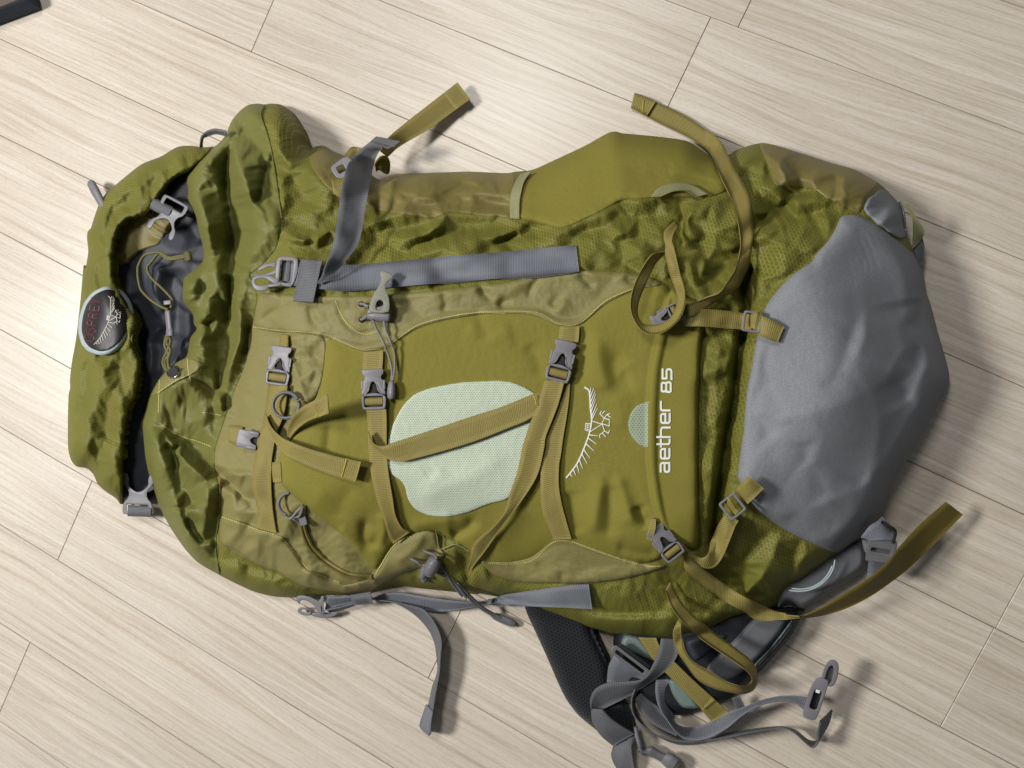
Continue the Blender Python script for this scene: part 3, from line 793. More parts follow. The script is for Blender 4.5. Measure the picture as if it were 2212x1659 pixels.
# ---- creases: path, height in mm, half width up/left and down/right
FOLDS = '''
a 1450,300 1520,430 1640,560 1720,640 | -9 36 22
a 1430,420 1300,600 1170,740 1090,860 | 9 16 50
a 1460,590 1500,740 1545,860 1600,1010 | 9 22 12
a 1160,920 1200,1060 1240,1200 1260,1420 | 9 14 20
a 1440,520 1390,700 1400,900 1430,1150 1440,1350 1420,1560 b 1420,150 | -17 34 40
a 1290,720 1330,900 1370,1200 1350,1400 | -4 10
a 1720,650 1690,850 1640,960 1600,1060 | -10 26 14
a 1720,1110 1650,1250 1560,1500 | 6 9 12
a 1720,1150 1700,1330 1640,1470 | 4 7 10
a 1690,225 1660,300 1700,420 1740,560 1780,800 1810,1000 1830,1130 | -5 5 6
a 1880,450 1880,800 1860,1000 1830,1150 | 5 9 14
a 1830,240 1870,330 1900,480 | 4 9 14
a 1300,1440 1340,1600 b 1390,350 | 5 6 8
b 1050,190 1040,350 1060,420 | 6 8 26
b 1180,180 1120,260 1060,330 | 5 12
b 1200,330 1290,380 1340,350 | 4 7
b 1150,490 1230,430 1270,430 1250,500 1140,540 | 6 6
b 1180,570 1260,540 1320,520 | -6 7 9
b 1230,600 1180,680 1130,760 | 5 10
b 1220,700 1210,860 1110,960 850,1100 | 5 8 14
b 1270,640 1330,760 1290,900 | -7 12 12
b 1440,0 1420,300 1405,560 1420,760 1340,1000 1280,1180 | -13 18 20
b 1560,60 1480,330 1500,560 1490,700 1400,900 1340,1010 | 8 12 10
b 1480,560 1450,700 1420,860 | -4 6 7
b 1660,300 1600,540 1560,650 1530,900 1440,1100 1390,1260 | -11 8 8
b 1300,1030 1350,1180 1370,1260 | 5 10 8
c 730,330 740,560 800,800 860,1000 | 7 8 28
c 780,335 950,420 1100,540 1250,670 1400,790 1560,950 1630,1040 | -12 12 18
c 900,480 1000,600 990,720 | -7 10 9
c 930,470 1060,640 1200,750 1240,790 | 7 14 8
c 740,340 860,560 960,760 | 6 12 8
c 1390,0 1390,150 1340,330 1300,560 1280,650 | -8 8 8
c 970,850 1060,870 1120,830 | -4 12
c 1010,1010 1100,970 1180,940 | -5 8
c 1070,1080 1110,1170 1180,1260 1270,1290 | -6 10
c 1230,800 1240,1000 1200,1200 | 5 16 10
c 1050,1060 1150,1000 1230,1010 | 4 7
c 1340,800 1330,1050 1300,1300 1330,1530 | -8 6 7
c 980,900 1050,1130 1180,1300 | 5 14 14
c 1400,700 1500,760 1600,700 | 5 10 10
c 1450,900 1540,980 | -4 8
c 1480,1180 1560,1240 1640,1230 | -4 10
c 1640,1310 1760,1330 1830,1250 | -4 8
c 1340,1300 1500,1420 1700,1500 f 150,1250 370,1310 620,1440 900,1490 | -7 5 9
c 1400,1350 1480,1480 | -4 8
f 640,1310 600,1400 | 4 6
f 920,1420 910,1480 | 5 7
f 1140,1370 1180,1440 | 4 6
f 1550,1000 1480,1120 1300,1260 | 5 18 10
f 1680,1100 1560,1240 1400,1330 | -6 9
f 800,130 790,300 760,380 | -4 12 10
f 1100,870 1070,1000 1100,1080 1220,1060 | -8 12 14
f 1220,830 1230,1000 1180,1120 | 5 12 10
f 760,640 700,760 640,820 | 3 26
f 1000,620 900,760 860,900 | -3 22
f 860,950 960,1070 1060,1180 | 4 14 10
f 1960,870 1890,960 1740,1020 | -9 14 12
f 1840,990 1780,1060 | -5 6
f 1420,960 1600,930 1800,900 | 4 16
f 1650,500 1560,560 | -2 16
f 2212,370 1980,520 1700,650 1450,760 | 2.5 26
f 1700,480 1640,560 1600,640 | 1.5 18
f 1950,1100 2010,1250 2050,1400 | 5 10
f 1850,1150 1880,1300 1900,1450 | -5 9
h 1300,760 1240,880 1270,990 1400,960 | -5 24 24
h 1120,640 1120,800 1170,1000 1200,1100 | 5 30 22
h 1010,560 1000,760 980,1000 | -4 16
h 950,900 900,1000 | -4 14
h 1250,1100 1300,1250 1260,1400 | 3 30
h 60,560 300,640 460,600 | 3 26
h 150,420 190,560 260,700 | -3 18
h 560,700 640,850 660,1000 | -3 20
i 1160,330 1110,600 1070,820 | 5 22 18
i 1210,400 1210,700 1180,850 | -4 16
i 1260,330 1340,560 1400,760 | 4 20 14
i 1420,580 1470,680 1530,730 | -8 12 12
i 900,450 930,640 980,820 | -4 16 20
i 1250,900 1450,960 1600,960 | -5 14
i 500,560 400,760 250,920 | 4 24
i 620,1010 680,1100 700,1160 830,1200 | -3 7
i 830,1110 830,1200 | -4 8
i 1450,1020 1520,1100 | -3 8
e 640,510 660,600 700,660 | -4 7
e 250,640 320,580 390,540 | -4 5
e 700,560 730,660 | 2 14
e 1690,400 1720,500 1680,560 | -3 7
e 1980,370 2060,440 2080,480 | -4 8
e 2130,520 2200,440 | -4 7
e 860,470 890,580 960,680 1050,730 1180,700 | -3 4 5
e 480,900 540,1080 600,1260 | 3 8
e 700,880 690,1050 660,1150 | -4 9
h 560,350 600,250 660,180 | -4 6
h 340,430 420,350 | -4 7
h 180,250 230,340 | -4 8
h 970,150 1080,270 | -5 8
h 740,420 830,330 | -4 10
h 1340,160 1360,210 1430,230 | -4 7
h 860,350 780,480 | 3 14
d 300,1430 450,1290 560,1170 660,1110 | -6 9 9
d 410,1440 530,1350 660,1290 | -5 7 8
d 330,1420 400,1320 560,1250 650,1190 | 5 8 8
d 280,760 380,900 500,1050 | -5 10
d 400,640 460,800 560,920 660,970 | 6 14 10
d 860,1260 1000,1230 1240,1205 1400,1150 | -7 7 8
d 870,1210 1100,1105 1300,1090 | 5 12 12
d 1100,1300 1240,1280 1400,1230 1540,1090 | 6 10 10
d 1180,1420 1330,1310 1560,1240 1800,1215 2060,1190 | -8 7 11
d 1300,1420 1700,1300 1960,1260 2080,1220 | 6 10 10
d 950,1060 1080,1095 1090,1060 | -5 6
d 720,1480 900,1420 1080,1310 1110,1260 | -6 7
d 1100,1270 1130,1380 | -4 5
d 1520,1170 1570,1270 | -5 7
d 1960,1370 2090,1240 2130,1320 | -8 9 10
d 600,1200 620,1400 560,1500 | -4 8
d 1200,960 1400,850 1500,770 | 3 9
d 1580,1050 1700,950 1860,820 | -3 5 8
d 1950,960 1960,1080 | -5 7
d 1100,880 1200,980 1300,1060 | 2 16
g 80,1340 280,1230 300,1210 | -9 9 10
g 330,1180 430,1200 400,1300 | -7 9
g 440,1330 600,1230 820,1120 1060,1010 | 6 11 14
g 700,1280 960,1200 1010,1290 | -6 9
g 980,1200 1100,1140 1380,1110 1540,1120 | -8 12 14
g 1040,1280 1070,1240 1150,1240 | 5 8
g 900,1290 1200,1300 1430,1295 | -4 4 5
g 1090,985 1200,885 1400,770 1500,725 1740,715 | -9 8 12
g 1460,760 1640,740 1800,790 | 6 14
g 1500,800 1640,790 1870,850 | -5 8
g 1200,640 1350,640 1600,590 | 3 30
g 1560,950 1590,1100 1560,1300 | -9 9 8
g 1700,1000 1620,1120 1640,1300 | 6 14 20
g 1950,930 1800,1000 1640,1150 | 4 16
g 1760,1180 1720,1350 1800,1500 | -5 22
g 2140,1180 2010,1400 1830,1640 | -8 8 9
g 1900,900 2000,880 2212,870 | -4 6
g 420,880 450,1000 430,1080 | -4 10
g 700,760 800,900 820,1050 | 2 30
j 780,0 790,300 900,540 | -6 8
j 1200,160 1000,430 | -8 6 8
j 900,80 960,260 900,400 | 5 20
j 1340,80 1300,400 1230,600 | -12 20 20
j 480,560 540,620 640,660 | -4 10
j 540,520 600,600 | 4 8
k 830,490 640,565 400,740 330,900 | -14 9 14
k 330,900 350,1050 260,1150 | -10 14
k 560,590 760,560 960,590 | 5 8 14
k 560,790 750,700 900,660 | -5 12
k 480,900 420,1050 400,1200 | -8 14
k 600,900 540,1050 580,1200 | 5 16
k 640,930 800,960 900,900 | 3 12
k 390,140 440,280 480,440 | -5 6
k 410,330 300,340 220,300 | -5 10
k 560,250 640,370 800,430 | -5 10 16
k 520,270 600,400 560,460 | 4 10
k 1060,350 1040,500 1090,620 | 5 10 14
k 980,360 1000,480 | -4 12
k 820,1050 1000,1110 1210,1175 | -6 7 10
k 900,960 960,1020 | -4 6
k 1150,760 1190,880 | -5 12
k 750,1110 870,1240 | -5 12
k 1250,760 1360,1000 1320,1200 | 4 26 30
k 600,1250 620,1420 | -4 12
k 1630,1090 1600,1260 1560,1500 l 1530,230 | 8 12 8
l 1660,-60 1650,120 1640,230 | -20 20 20
l 1150,120 1080,350 1000,560 850,720 | -6 20 24
l 1225,50 1215,250 1150,420 | 4 14 8
l 520,900 900,830 1240,690 | 4 26
l 480,290 430,480 460,620 290,740 | -6 12 14
l 380,860 480,1080 | -5 18
l 290,780 360,860 | -5 10
l 560,860 600,950 | 3 16
l 1290,700 1340,900 1310,1150 1200,1400 | 5 26 20
l 720,1080 780,1260 | -4 20
l 1430,590 1500,690 1570,760 | -9 9 10
l 1590,290 1450,480 1420,590 | 5 10 8
l 1650,310 1600,510 | -8 10 10
l 1720,430 1650,620 1580,720 | 5 12 12
l 1380,1130 1240,1400 980,1540 700,1640 | 6 22 26
l 1000,1300 900,1480 | 3 22
m 1600,500 1540,630 | -6 9
m 1800,480 1690,690 | -6 10
m 1880,500 1760,700 | 4 9
m 1450,430 1400,560 | -4 12
m 1350,620 1290,800 1200,950 1070,1070 | 7 10 16
m 1050,780 1080,950 1050,1080 | -9 12
m 880,880 960,980 1080,1100 | -7 10
m 1100,1095 1250,1075 1420,1035 | -8 7 8
m 1300,560 1150,700 1040,760 | -4 18
m 1600,720 1450,900 | 3 18
n 0,400 300,425 640,435 900,420 | -8 5 9
n 870,60 920,250 970,400 975,500 | -6 6 7
n 300,470 600,480 900,470 | 1.5 14
n 930,330 1050,420 1300,430 | -5 10
n 300,220 500,300 700,250 | 3 22
f 1500,1290 1480,1400 | -4 8
f 1640,1260 1720,1400 | 4 9
'''
TIN = []
for ln in FOLDS.strip().splitlines():
    s, q = ln.split('|'); q = [float(x) for x in q.split()]; fr = s.strip()[0]
    if fr in 'abcdgjkmn': TIN.append((s, q[0] * dict(a=2.0, b=1.9, c=1.8, d=1.35, g=1.5, j=1.5, k=1.5, m=1.4, n=1.0).get(fr, 1.0) * (.92 if q[0] < 0 else 1.08)))
    if fr not in 'abcd' and fr not in 'gjkmn': fold(Zb, s, q[0] * dict(l=.18, f=.9, h=.9).get(fr, .35 if fr in 'gjkmn' else 1.0), q[1], q[2] if len(q) > 2 else None, .2, 1.6)
inS = np.clip(sum(blur(fill(outline(q), GU, GV).astype(float), 4) for q in (POCKET, GREY, SIDEPOCKET, STRIP)), 0, 1)
inY = np.clip(sum(blur(fill(outline(q), GU, GV).astype(float), 4) for q in (YOKE, FLAP, WING)), 0, 1)
wt = np.clip(1 - inS, 0, 1) * (1 - .7 * inY)
inC = blur(fill(outline(EDGE_LEFT + "c 1320,1300 1340,1000 1290,650 b 1390,1270 1540,900 1600,540 1640,330 a 1600,1560 1830,1130 1780,800 1700,420 "), GU, GV).astype(float), 7)
low = np.clip((MV - 700) / 80, 0, 1)
TC = [q for q in TIN if q[0].strip()[0] in 'abc']; TU = [q for q in TIN if q[0].strip()[0] in 'dgjk']; TL = [q for q in TIN if q[0].strip()[0] in 'mncf']
T1 = facets(TC, (240, 180, 720, 1330), 36, 8.0, 5, None, 20, 2.3, 72)
T2 = facets(TU, (520, 180, 2080, 900), 30, 7.0, 6, wt, 18, 2.4, -27)
T3 = facets(TL, (440, 600, 2080, 1480), 34, 6.0, 7, wt, 20, 2.2, 24)
edge = np.clip(D / 9, 0, 1)
Zt = (inC * T1 + (1 - inC) * (T2 * (1 - low) + T3 * low)) * edge * np.clip(1 - .75 * inS, 0, 1)
LG = [(ln.split('|')[0], float(ln.split('|')[1].split()[0]) * .7) for ln in FOLDS.strip().splitlines() if ln.strip()[0] == 'l']
Zb += blur(facets(LG, (1550, 450, 2080, 1250), 80, 4.0, 25, None, 40, 1.7, -55), 4, 1) * np.clip(D / 14, 0, 1) * blur(fill(outline(GREY), GU, GV).astype(float), 8)
Zb += .016 * np.exp(-(((MU - 1840) / 130) ** 2 + ((MV - 850) / 260) ** 2)) * np.clip(D / 40, 0, 1)
Zb += Zt * edge * np.clip(1 - .75 * inS, 0, 1)
# crumple
def soft(poly, n=10): return blur(fill(outline(poly) if isinstance(poly, str) else poly, GU, GV).astype(float), n)
soft_ = lambda q, n=5: blur(fill(outline(q), GU, GV).astype(float), n)
inPK, inGR, inSP, inST = soft_(POCKET), soft_(GREY), soft_(SIDEPOCKET), soft_(STRIP)
free = np.clip(D / 10, 0, 1) * (1 - .9 * inST)
sideU = (1 - inC) * (1 - low); sideL = (1 - inC) * low
exu = .24 * inC + .06 * sideU + .08 * sideL; exv = .10 * inC + .17 * sideU + .09 * sideL
for m_, a_, b_ in ((inY, .020, .018), (inPK, .007, .005), (inGR, .005, .007), (inSP, .008, .014), (inST, 0, 0)):
    exu = exu * (1 - m_) + a_ * m_; exv = exv * (1 - m_) + b_ * m_
Zb = drape(Zb, Zb + Zt * .8, free, exu, exv, (230, 190, 2100, 1480), 4.3, 110, .09, .006, 4, .8)
fine_ = inC * facets([], (240, 180, 720, 1330), 23, 3.0, 31, None, 0, 2.2, 68) + sideU * facets([], (520, 180, 2080, 900), 20, 2.1, 32, wt, 0, 2.4, -27) + sideL * facets([], (440, 600, 2080, 1480), 22, 1.9, 33, wt, 0, 2.2, 24)
Zb += (fine_ + blur(facets([], (240, 180, 2080, 1480), 12, .4, 12, wt, 0, 1.6, 60), 1, 1)) * np.clip(D / 10, 0, 1)
# the deep slot between the lower compartment and the grey base
fold(Zb, 'k 330,1050 250,1250 j 1290,640 1250,850 1210,1100 l 190,700 130,1000 75,1400 35,1650 m 830,760', -34, 10, 13, .06)
fold(Zb, 'h 1950,560 1930,800 1915,1200 i 1915,300 1925,950', -7, 3, 4, .05)
fold(Zb, 'h 2080,620 2050,1000 2040,1400 i 2020,300 1980,800', 5, 16, 16, .1)
Zb = blur(Zb, 1, 1)
Zb = np.maximum(Zb, .004) * (D > -12)
# lid pocket, its own lump
LID = ("a 1300,555 1200,565 1110,548 1000,555 870,640 720,690 560,820 430,930 380,1010 330,1160 320,1200 290,1230 285,1280 300,1390 270,1550 b 260,60 240,320 200,680 "
       "165,860 150,1000 155,1060 140,1105 135,1300 135,1500 c 140,560 160,630 200,680 290,690 340,740 370,820 440,880 520,930 560,995 580,850 565,700 575,500 600,300 625,180 670,150 "
       "b 700,960 715,850 635,680 705,530 600,400 545,280 500,200 495,0 a 495,1600 500,1450 520,1250 580,1140 770,1100 850,970 920,870 1010,785 1090,770 1250,640 ")
DL = indist(outline(LID))
DL = blur(DL, 2, 2)
DLX = np.where(DL > 0, np.maximum(DL, indist(outline(LID[:LID.index("c 140,560")] + "c 140,560 160,630 200,680 290,690 340,740 370,820 440,880 560,930 700,995 800,850 800,700 800,500 800,300 800,180 b 900,1150 900,500 900,200 a 900,1500 1000,1300 1100,1000 1250,800 1300,640 ")) * .8), DL)
Zl = .005 + round_up(DLX, .034, 46)
LFOLDS = '''
a 1230,600 1100,700 1000,790 820,890 700,970 | -7 7 9
a 1180,620 1000,640 820,740 600,920 | 5 18 14
a 760,660 740,720 700,760 | -4 10
a 480,940 520,1030 505,1240 | -8 8 8
a 560,920 520,1000 | 6 8
a 600,910 620,1000 600,1070 | -7 9
a 660,1000 800,940 880,860 | 5 9 8
a 520,1080 500,1300 505,1500 b 500,200 | 7 12 8
a 360,1180 420,1230 440,1270 | -6 8
a 300,1400 400,1500 380,1650 | -7 16 20
a 430,1300 400,1450 | 4 12
b 300,20 400,100 470,160 | -5 14
b 545,290 620,420 700,530 | 6 9 7
b 705,530 640,670 | 6 8 7
b 640,690 710,840 690,980 | 6 9 7
b 290,830 250,960 280,1070 370,1040 | -7 9 10
b 300,850 240,880 180,950 | 6 8 9
b 480,830 400,1000 330,1180 250,1400 | 7 14 16
b 180,1220 260,1180 340,1150 | -6 7
b 150,1105 240,1110 350,1100 | -4 4
b 580,900 600,960 650,1000 | -6 7
b 560,850 540,940 570,1050 | -4 10
b 480,960 540,1080 640,1150 | 4 10
b 250,1200 190,1350 170,1550 | -8 20 20
b 430,1200 480,1300 440,1500 | -4 16
b 540,1280 500,1420 | 3 14
c 300,300 250,450 200,620 | 6 14 16
c 420,480 370,600 400,760 | -5 14
c 470,680 520,660 540,700 490,760 | 5 8
c 500,780 480,860 530,920 | -4 8
c 560,500 540,700 560,900 | 5 10
'''
LT_ = []
for ln in LFOLDS.strip().splitlines():
    s, q = ln.split('|'); LT_.append((s, float(q.split()[0]) * 1.7))
Zl0 = Zl + facets(LT_, (120, 280, 460, 1120), 42, 8.0, 15, None, 22, 1.9, 80) * np.clip(DL / 9, 0, 1)
one = np.ones((NV, NU)); Zl = drape(Zl, Zl0, np.clip(DL / 8, 0, 1), one * .24, one * .11, (120, 280, 480, 1120), 4.5, 90, .12, .004, 8, .6)
Zl += (blur(facets([], (120, 280, 460, 1120), 22, 2.6, 18, None, 0, 2.0, 78), 1, 1) + blur(facets([], (120, 280, 460, 1120), 12, .5, 19, None, 0, 1.5, 80), 1, 1)) * np.clip(DL / 9, 0, 1)
Zl = np.maximum(blur(Zl, 1, 1), .003)
# grey lining seen in the open mouth
Zi = np.full((NV, NU), .010)
for s, a_, w1, w2 in (('b 880,60 820,300 900,480', 9, 14, 18), ('b 900,540 770,690 790,800 770,1000', 10, 12, 16), ('b 1100,660 1000,820 900,920', 9, 12, 20),
                      ('a 1020,900 1080,1100 1200,1350', -6, 20, 20), ('b 980,100 1000,400 1000,700', -7, 20, 20), ('b 640,300 720,500 720,800', -6, 14, 14)):
    fold(Zi, s, a_, w1, w2)
Zi += blur(facets([], (230, 400, 480, 1120), 45, 4, 22, None, 0, 1.6, 80), 2, 1)
Zi = np.maximum(Zi, .003)
# padded hip belt lying on the floor
Zh = np.full((NV, NU), .004)

# ================================================================== BACKPACK CLOTH
pack = empty('backpack', P(1000, 830, 0))
pack['label'] = 'large olive green hiking backpack lying empty on the wood floor'; pack['category'] = 'backpack'
# --- hip belt under the pack
def belt(name, s, H, r, mat, base=0.0, **kw):
    o = outline(s); Zp = base + round_up(indist(o), H, r)
    return panel(name, o, np.maximum(Zp, .002), 0.5, mat, pack, skirt=40, to_floor=base == 0, **kw)
belt('hip_belt_pad', "q 1925,330 1965,450 2010,545 2110,760 n 0,1000 60,1120 150,1240 255,1325 400,1440 560,1500 620,1400 600,1250 520,1100 420,1000 400,840 330,700 250,545 220,300 0,250 q 2100,200", .017, 26, 'spacer', uvrot=-20)
belt('belt_tube', "n 238,560 270,540 340,690 410,840 380,850 320,740", .020, 6, 'black_lining', .012)
belt('hip_belt_wing', "n 420,640 500,520 620,500 800,560 1000,540 1300,420 1500,380 1700,395 1890,385 1955,395 1905,480 1850,570 1760,710 1580,910 1420,1060 1340,1120 1200,1170 1060,1230 930,1250 700,1150 560,1050 470,840", .022, 22, 'black_lining')
belt('belt_facing', "n 1540,470 1700,430 1835,470 1730,620 1550,820 1340,985 1150,885 1250,770 1390,650", .006, 10, 'dgrey_web', .022, uvrot=40)
belt('belt_facing', "n 1000,640 1190,590 1360,600 1200,740 1080,830 1010,720", .005, 12, 'lining', .022)
belt('belt_trim', "n 1850,480 1880,500 1800,620 1640,800 1560,880 1540,850 1660,740", .004, 6, 'teal', .023)
belt('belt_facing', "n 480,700 520,600 640,620 700,690 770,830 700,800", .006, 8, 'teal', .022)
belt('belt_facing', "n 860,950 960,960 1080,1120 1130,1190 980,1190 900,1080", .005, 8, 'teal', .022)
belt('lumbar_band', "o 250,1010 330,960 440,1010 490,1005 700,865 970,695 985,560 930,430 760,480 500,640 250,800", .030, 18, 'dgrey_web', uvrot=-40)
belt('belt_binding', "o 400,1040 420,995 490,1000 435,1090 370,1210 300,1300 200,1400 110,1500 55,1450 180,1330 300,1180", .034, 10, 'black_lining')
# --- lining, lid
panel('lining', "a 1000,740 1130,720 1300,1100 1300,1659 b 1250,800 960,1000 860,1200 800,1500 c 850,900 640,1000 545,900 570,400 b 580,1150 600,900 460,300 a 470,1500 640,1250 880,1000", Zi, 0, 'lining', pack, to_floor=True)
lid = panel('lid_pocket', LID, Zl, 0, 'ripstop', pack, skirt=9, uvrot=75, label='crumpled olive top lid with an oval badge', lip=2)
panel('lid_underside', "a 485,1480 515,1250 585,1135 770,1090 900,985 1000,1080 920,1190 860,1330 700,1370 560,1490", np.full((NV, NU), .014) + .004 * wrinkles(30, 60, 30, 81), 0, 'tan', pack, skirt=20)
panel('lid_binding', "a 890,960 1000,800 1095,775 1120,1000 1140,1110 1050,1110 1010,1000", np.full((NV, NU), .022), 0, 'black_lining', pack, skirt=20)
# --- main body
body = panel('pack_body', BODY, Zb, 0, 'ripstop', pack, skirt=90, to_floor=True, uvrot=12, step=2.6, lip=2.5)
panel('collar', EDGE_LEFT + "c 1342,1532 1322,1300 1342,1000 1332,830 1292,650 b 1300,1530 1390,1270 1450,1090 1540,900 1562,650 1602,540 1642,330 1570,150 a 1600,1560 1790,1380 1832,1130 1812,1000 1782,800 1742,560 1702,420 1662,300",
      Zb, 1.4, 'olive', pack, skirt=8, uvrot=30, step=2.6)
panel('side_gusset', "d 950,850 1080,777 1400,767 1700,755 2010,772 2070,757 2080,1130 1850,1110 1570,1065 1400,1140 1100,1080 900,1050 870,950", Zb, 1.2, 'tan', pack)
panel('side_gusset', "d 432,640 500,560 560,550 640,602 720,640 780,700 760,860 680,960 560,860 470,740", Zb, 1.2, 'tan', pack)
panel('side_pocket', SIDEPOCKET, Zb, 1.8, 'stretch', pack, uvrot=20)
panel('corner_patch', "k 380,140 430,122 720,212 960,292 1130,332 1340,452 1270,490 1220,570 1190,660 1170,690 960,580 830,490 500,470 470,350 410,200", Zb, 1.8, 'tan', pack, uvrot=-15)
panel('bottom_panel', GREY, Zb, 1.8, 'grey_cloth', pack, skirt=9, uvrot=25, label='smooth grey base cloth')
panel('bottom_fold', "k 1330,490 1290,540 1250,560 1210,650 1300,740 1480,885 1560,870 1535,720 1480,590 1400,510", Zb + .004, 2.4, 'grey_cloth', pack, skirt=9)
panel('front_panel', "b 1790,250 1652,310 1602,540 1562,650 1532,900 1442,1100 1392,1270 1302,1530 c 1292,650 1337,830 1342,1050 1342,1260 1500,1400 f 500,1360 800,1440 1200,1380 1350,1000 e 1350,860 1040,860 780,740 400,680", Zb, 1.0, 'twill', pack, uvrot=10)
panel('zip_pocket', "f 455,860 590,770 640,830 800,960 1180,1310 1150,1352 950,1335 800,1255 680,1145 600,990", Zb - .003, 2.2, 'twill', pack)
pocket = panel('front_pocket', POCKET, Zb, 2.4, 'stretch', pack, skirt=5, uvrot=5, label='smooth stretch front pocket with a pale mesh window')
panel('front_gusset', "e 430,700 600,720 772,755 752,1000 735,1100 690,1240 612,1300 540,1110 480,900", Zb, 3.4, 'twill', pack, skirt=5)
panel('mesh_window', "e 1270,1590 1300,1450 1380,1300 1470,1210 1600,1160 1850,1115 2120,1105 h 330,1003 450,1020 560,1070 680,1150 700,1300 600,1500 i 560,200 460,470 390,540 f 2060,770 1900,840 1750,875 1590,870 1480,820 1420,740 1400,640 1370,590 1290,540 1255,450 1270,200",
      Zb, 4.3, 'mesh', pocket, skirt=3, lip=.5)
panel('mesh_window', "h 1560,1165 1500,1170 1420,1200 1370,1270 1352,1350 1370,1430 1425,1500 1490,1535 1560,1530", Zb, 3.5, 'mesh_dull', pocket, skirt=2, lip=.4)
panel('flap', FLAP, Zb, 3.0, 'twill', pack, uvrot=-30)
panel('wing_patch', WING, Zb, 3.4, 'twill', pack, uvrot=15)
panel('yoke', YOKE, Zb, 3.8, 'twill', pack, skirt=5)
strip = panel('logo_strip', STRIP, Zb, 4.4, 'stretch', pack, skirt=6, lip=2.2)
# small tab of webbing at the pocket edge, bunched collar hem
panel('collar_hem', "b 860,985 985,862 1085,820 1160,850 1215,880 1120,950 1000,1010 850,1105 790,1130", Zb + .002, 2.4, 'twill', pack, skirt=6)
# seams: stitched lines of pale thread
st = Stitches()
for s in ("e 190,677 400,708 600,718 780,742 900,795 1045,858 1150,858 1235,845 1480,675 1700,608 1980,566 2212,572", "h 0,482 250,455 610,460 700,490 800,553 960,553 1180,370 1400,272",
          "e 845,470 880,560 940,650 1040,725 1110,735 1180,712", "b 1200,1255 1280,1265 1360,1280", "b 860,1340 1000,1430 1180,1490 1280,1530",
          "i 240,1040 430,1048 600,1015 770,872 900,872 1100,945 1300,1012 1500,1062 1620,1065", "i 910,868 1100,938 1300,1005", "b 840,1105 980,1010 1200,910",
          "c 1350,1075 1500,1125 1640,1180 1770,1215", "f 390,1010 520,1150 620,1280 760,1350 880,1395", "f 1165,1325 1310,1100 1450,1022", "b 1080,820 1085,900 1110,1030", "b 860,990 850,1270",
          "k 845,500 930,570", "a 760,1070 870,940"):
    st.add(s, h=.6)
st.build('stitching', 'thread', pack)
# bound edges
ribbon('pocket_binding', "g 218,1125 216,1000 225,930 262,830 300,775", "g 290,1130 292,1000 303,930 330,830 385,752", 'edge_tape', pack, h=2.6)
ribbon('pocket_binding', "g 1335,955 1385,890 1450,858 1540,842 1640,850 1720,885 1790,930", "g 1400,958 1450,935 1510,912 1570,905 1620,910 1650,925 1690,955", 'edge_tape', pack, h=5)
tube('rolled_hem', "f 600,780 596,860 606,960 640,1060 690,1140 800,1240 960,1325 1130,1345", 2.0, 'tan', pack, h=2)
tube('zipper', "f 570,860 580,960 612,1070 668,1158 785,1262 950,1348 1140,1362", 1.6, 'web_dark', pack, h=1.6)
tube('pocket_piping', "f 1640,985 1650,1030 1672,1128 1720,1120 1790,1095 1850,1115 1895,1145", .7, 'edge_tape', pack, h=3)
tube('hem_cord', "b 500,195 545,285 600,400 700,528 640,672 705,850 695,950", 1.1, 'olive', pack, Z=Zl, h=.6)
for s in ("a 1692,228 1662,302 1702,424 1742,564 1782,804 1812,1004 1830,1130", "c 1342,830 1336,1050 1306,1300 1334,1520"):
    tube('seam_piping', s, .9, 'olive', pack, h=.2)

# ================================================================== STRAPS
RB = ribbon
# grey compression strap along the top edge of the front, its keeper and its loose tail
RB('compression_strap', "e 400,150 560,165 740,185 1010,185 1300,160 1600,132 1900,106 2212,80 g 400,1368 740,1336", "e 430,330 560,360 740,380 1000,385 1340,360 1600,338 1900,315 2212,290 g 400,1590 766,1546", 'grey_web', pack, h=4, thick=1.2)
RB('strap_keeper', "e 572,140 560,210 545,290 530,370 510,475", "e 742,150 725,220 708,300 690,380 668,485", 'dgrey_web', pack, h=8, thick=1.2)
RB('strap_tail', "d 500,1640,9 545,1570,14 590,1440,26 640,1260,32 680,1000,32 710,830,34 745,700,38 810,610,46 900,535,54 968,475,52",
   "d 530,1645,8 640,1560,10 720,1470,14 830,1310,20 890,1000,24 925,820,28 955,680,36 1000,590,46 1085,566,52 1158,514,50", 'dgrey_web', pack, thick=1.2)
RB('strap_tail_end', "d 925,512,57 968,477,56", "d 1108,560,54 1157,516,53.5", 'dgrey_web', pack, thick=1.4, n=6)
# khaki strap pointing to the upper right
RB('side_strap', "d 1000,590,58 1070,482,40 1200,368,28 1400,212,20 1610,50,14", "d 1060,640,40 1150,560,26 1370,430,18 1550,300,13 1712,180,10", 'web', pack, absz=True, thick=1.2)
RB('strap_fold', "d 1500,136,19 1612,48,16.5", "d 1596,266,16 1713,181,12.5", 'web', pack, absz=True, thick=1.2, n=6)
RB('side_strap_loop', "d 960,700,60 985,660,64 1020,632,62 1060,640,56 1080,690,46 1075,760,30", "d 965,760,40 985,745,48 1010,755,50 1030,770,44 1045,775,36 1060,778,26", 'web_dark', pack, absz=True, thick=1.4)
RB('side_webbing', "d 612,815 640,812 720,800", "d 630,930 690,965 760,950", 'web', pack, h=4)
RB('side_webbing', "d 720,625 770,560 830,562", "d 715,670 790,665 850,640", 'web', pack, h=5)
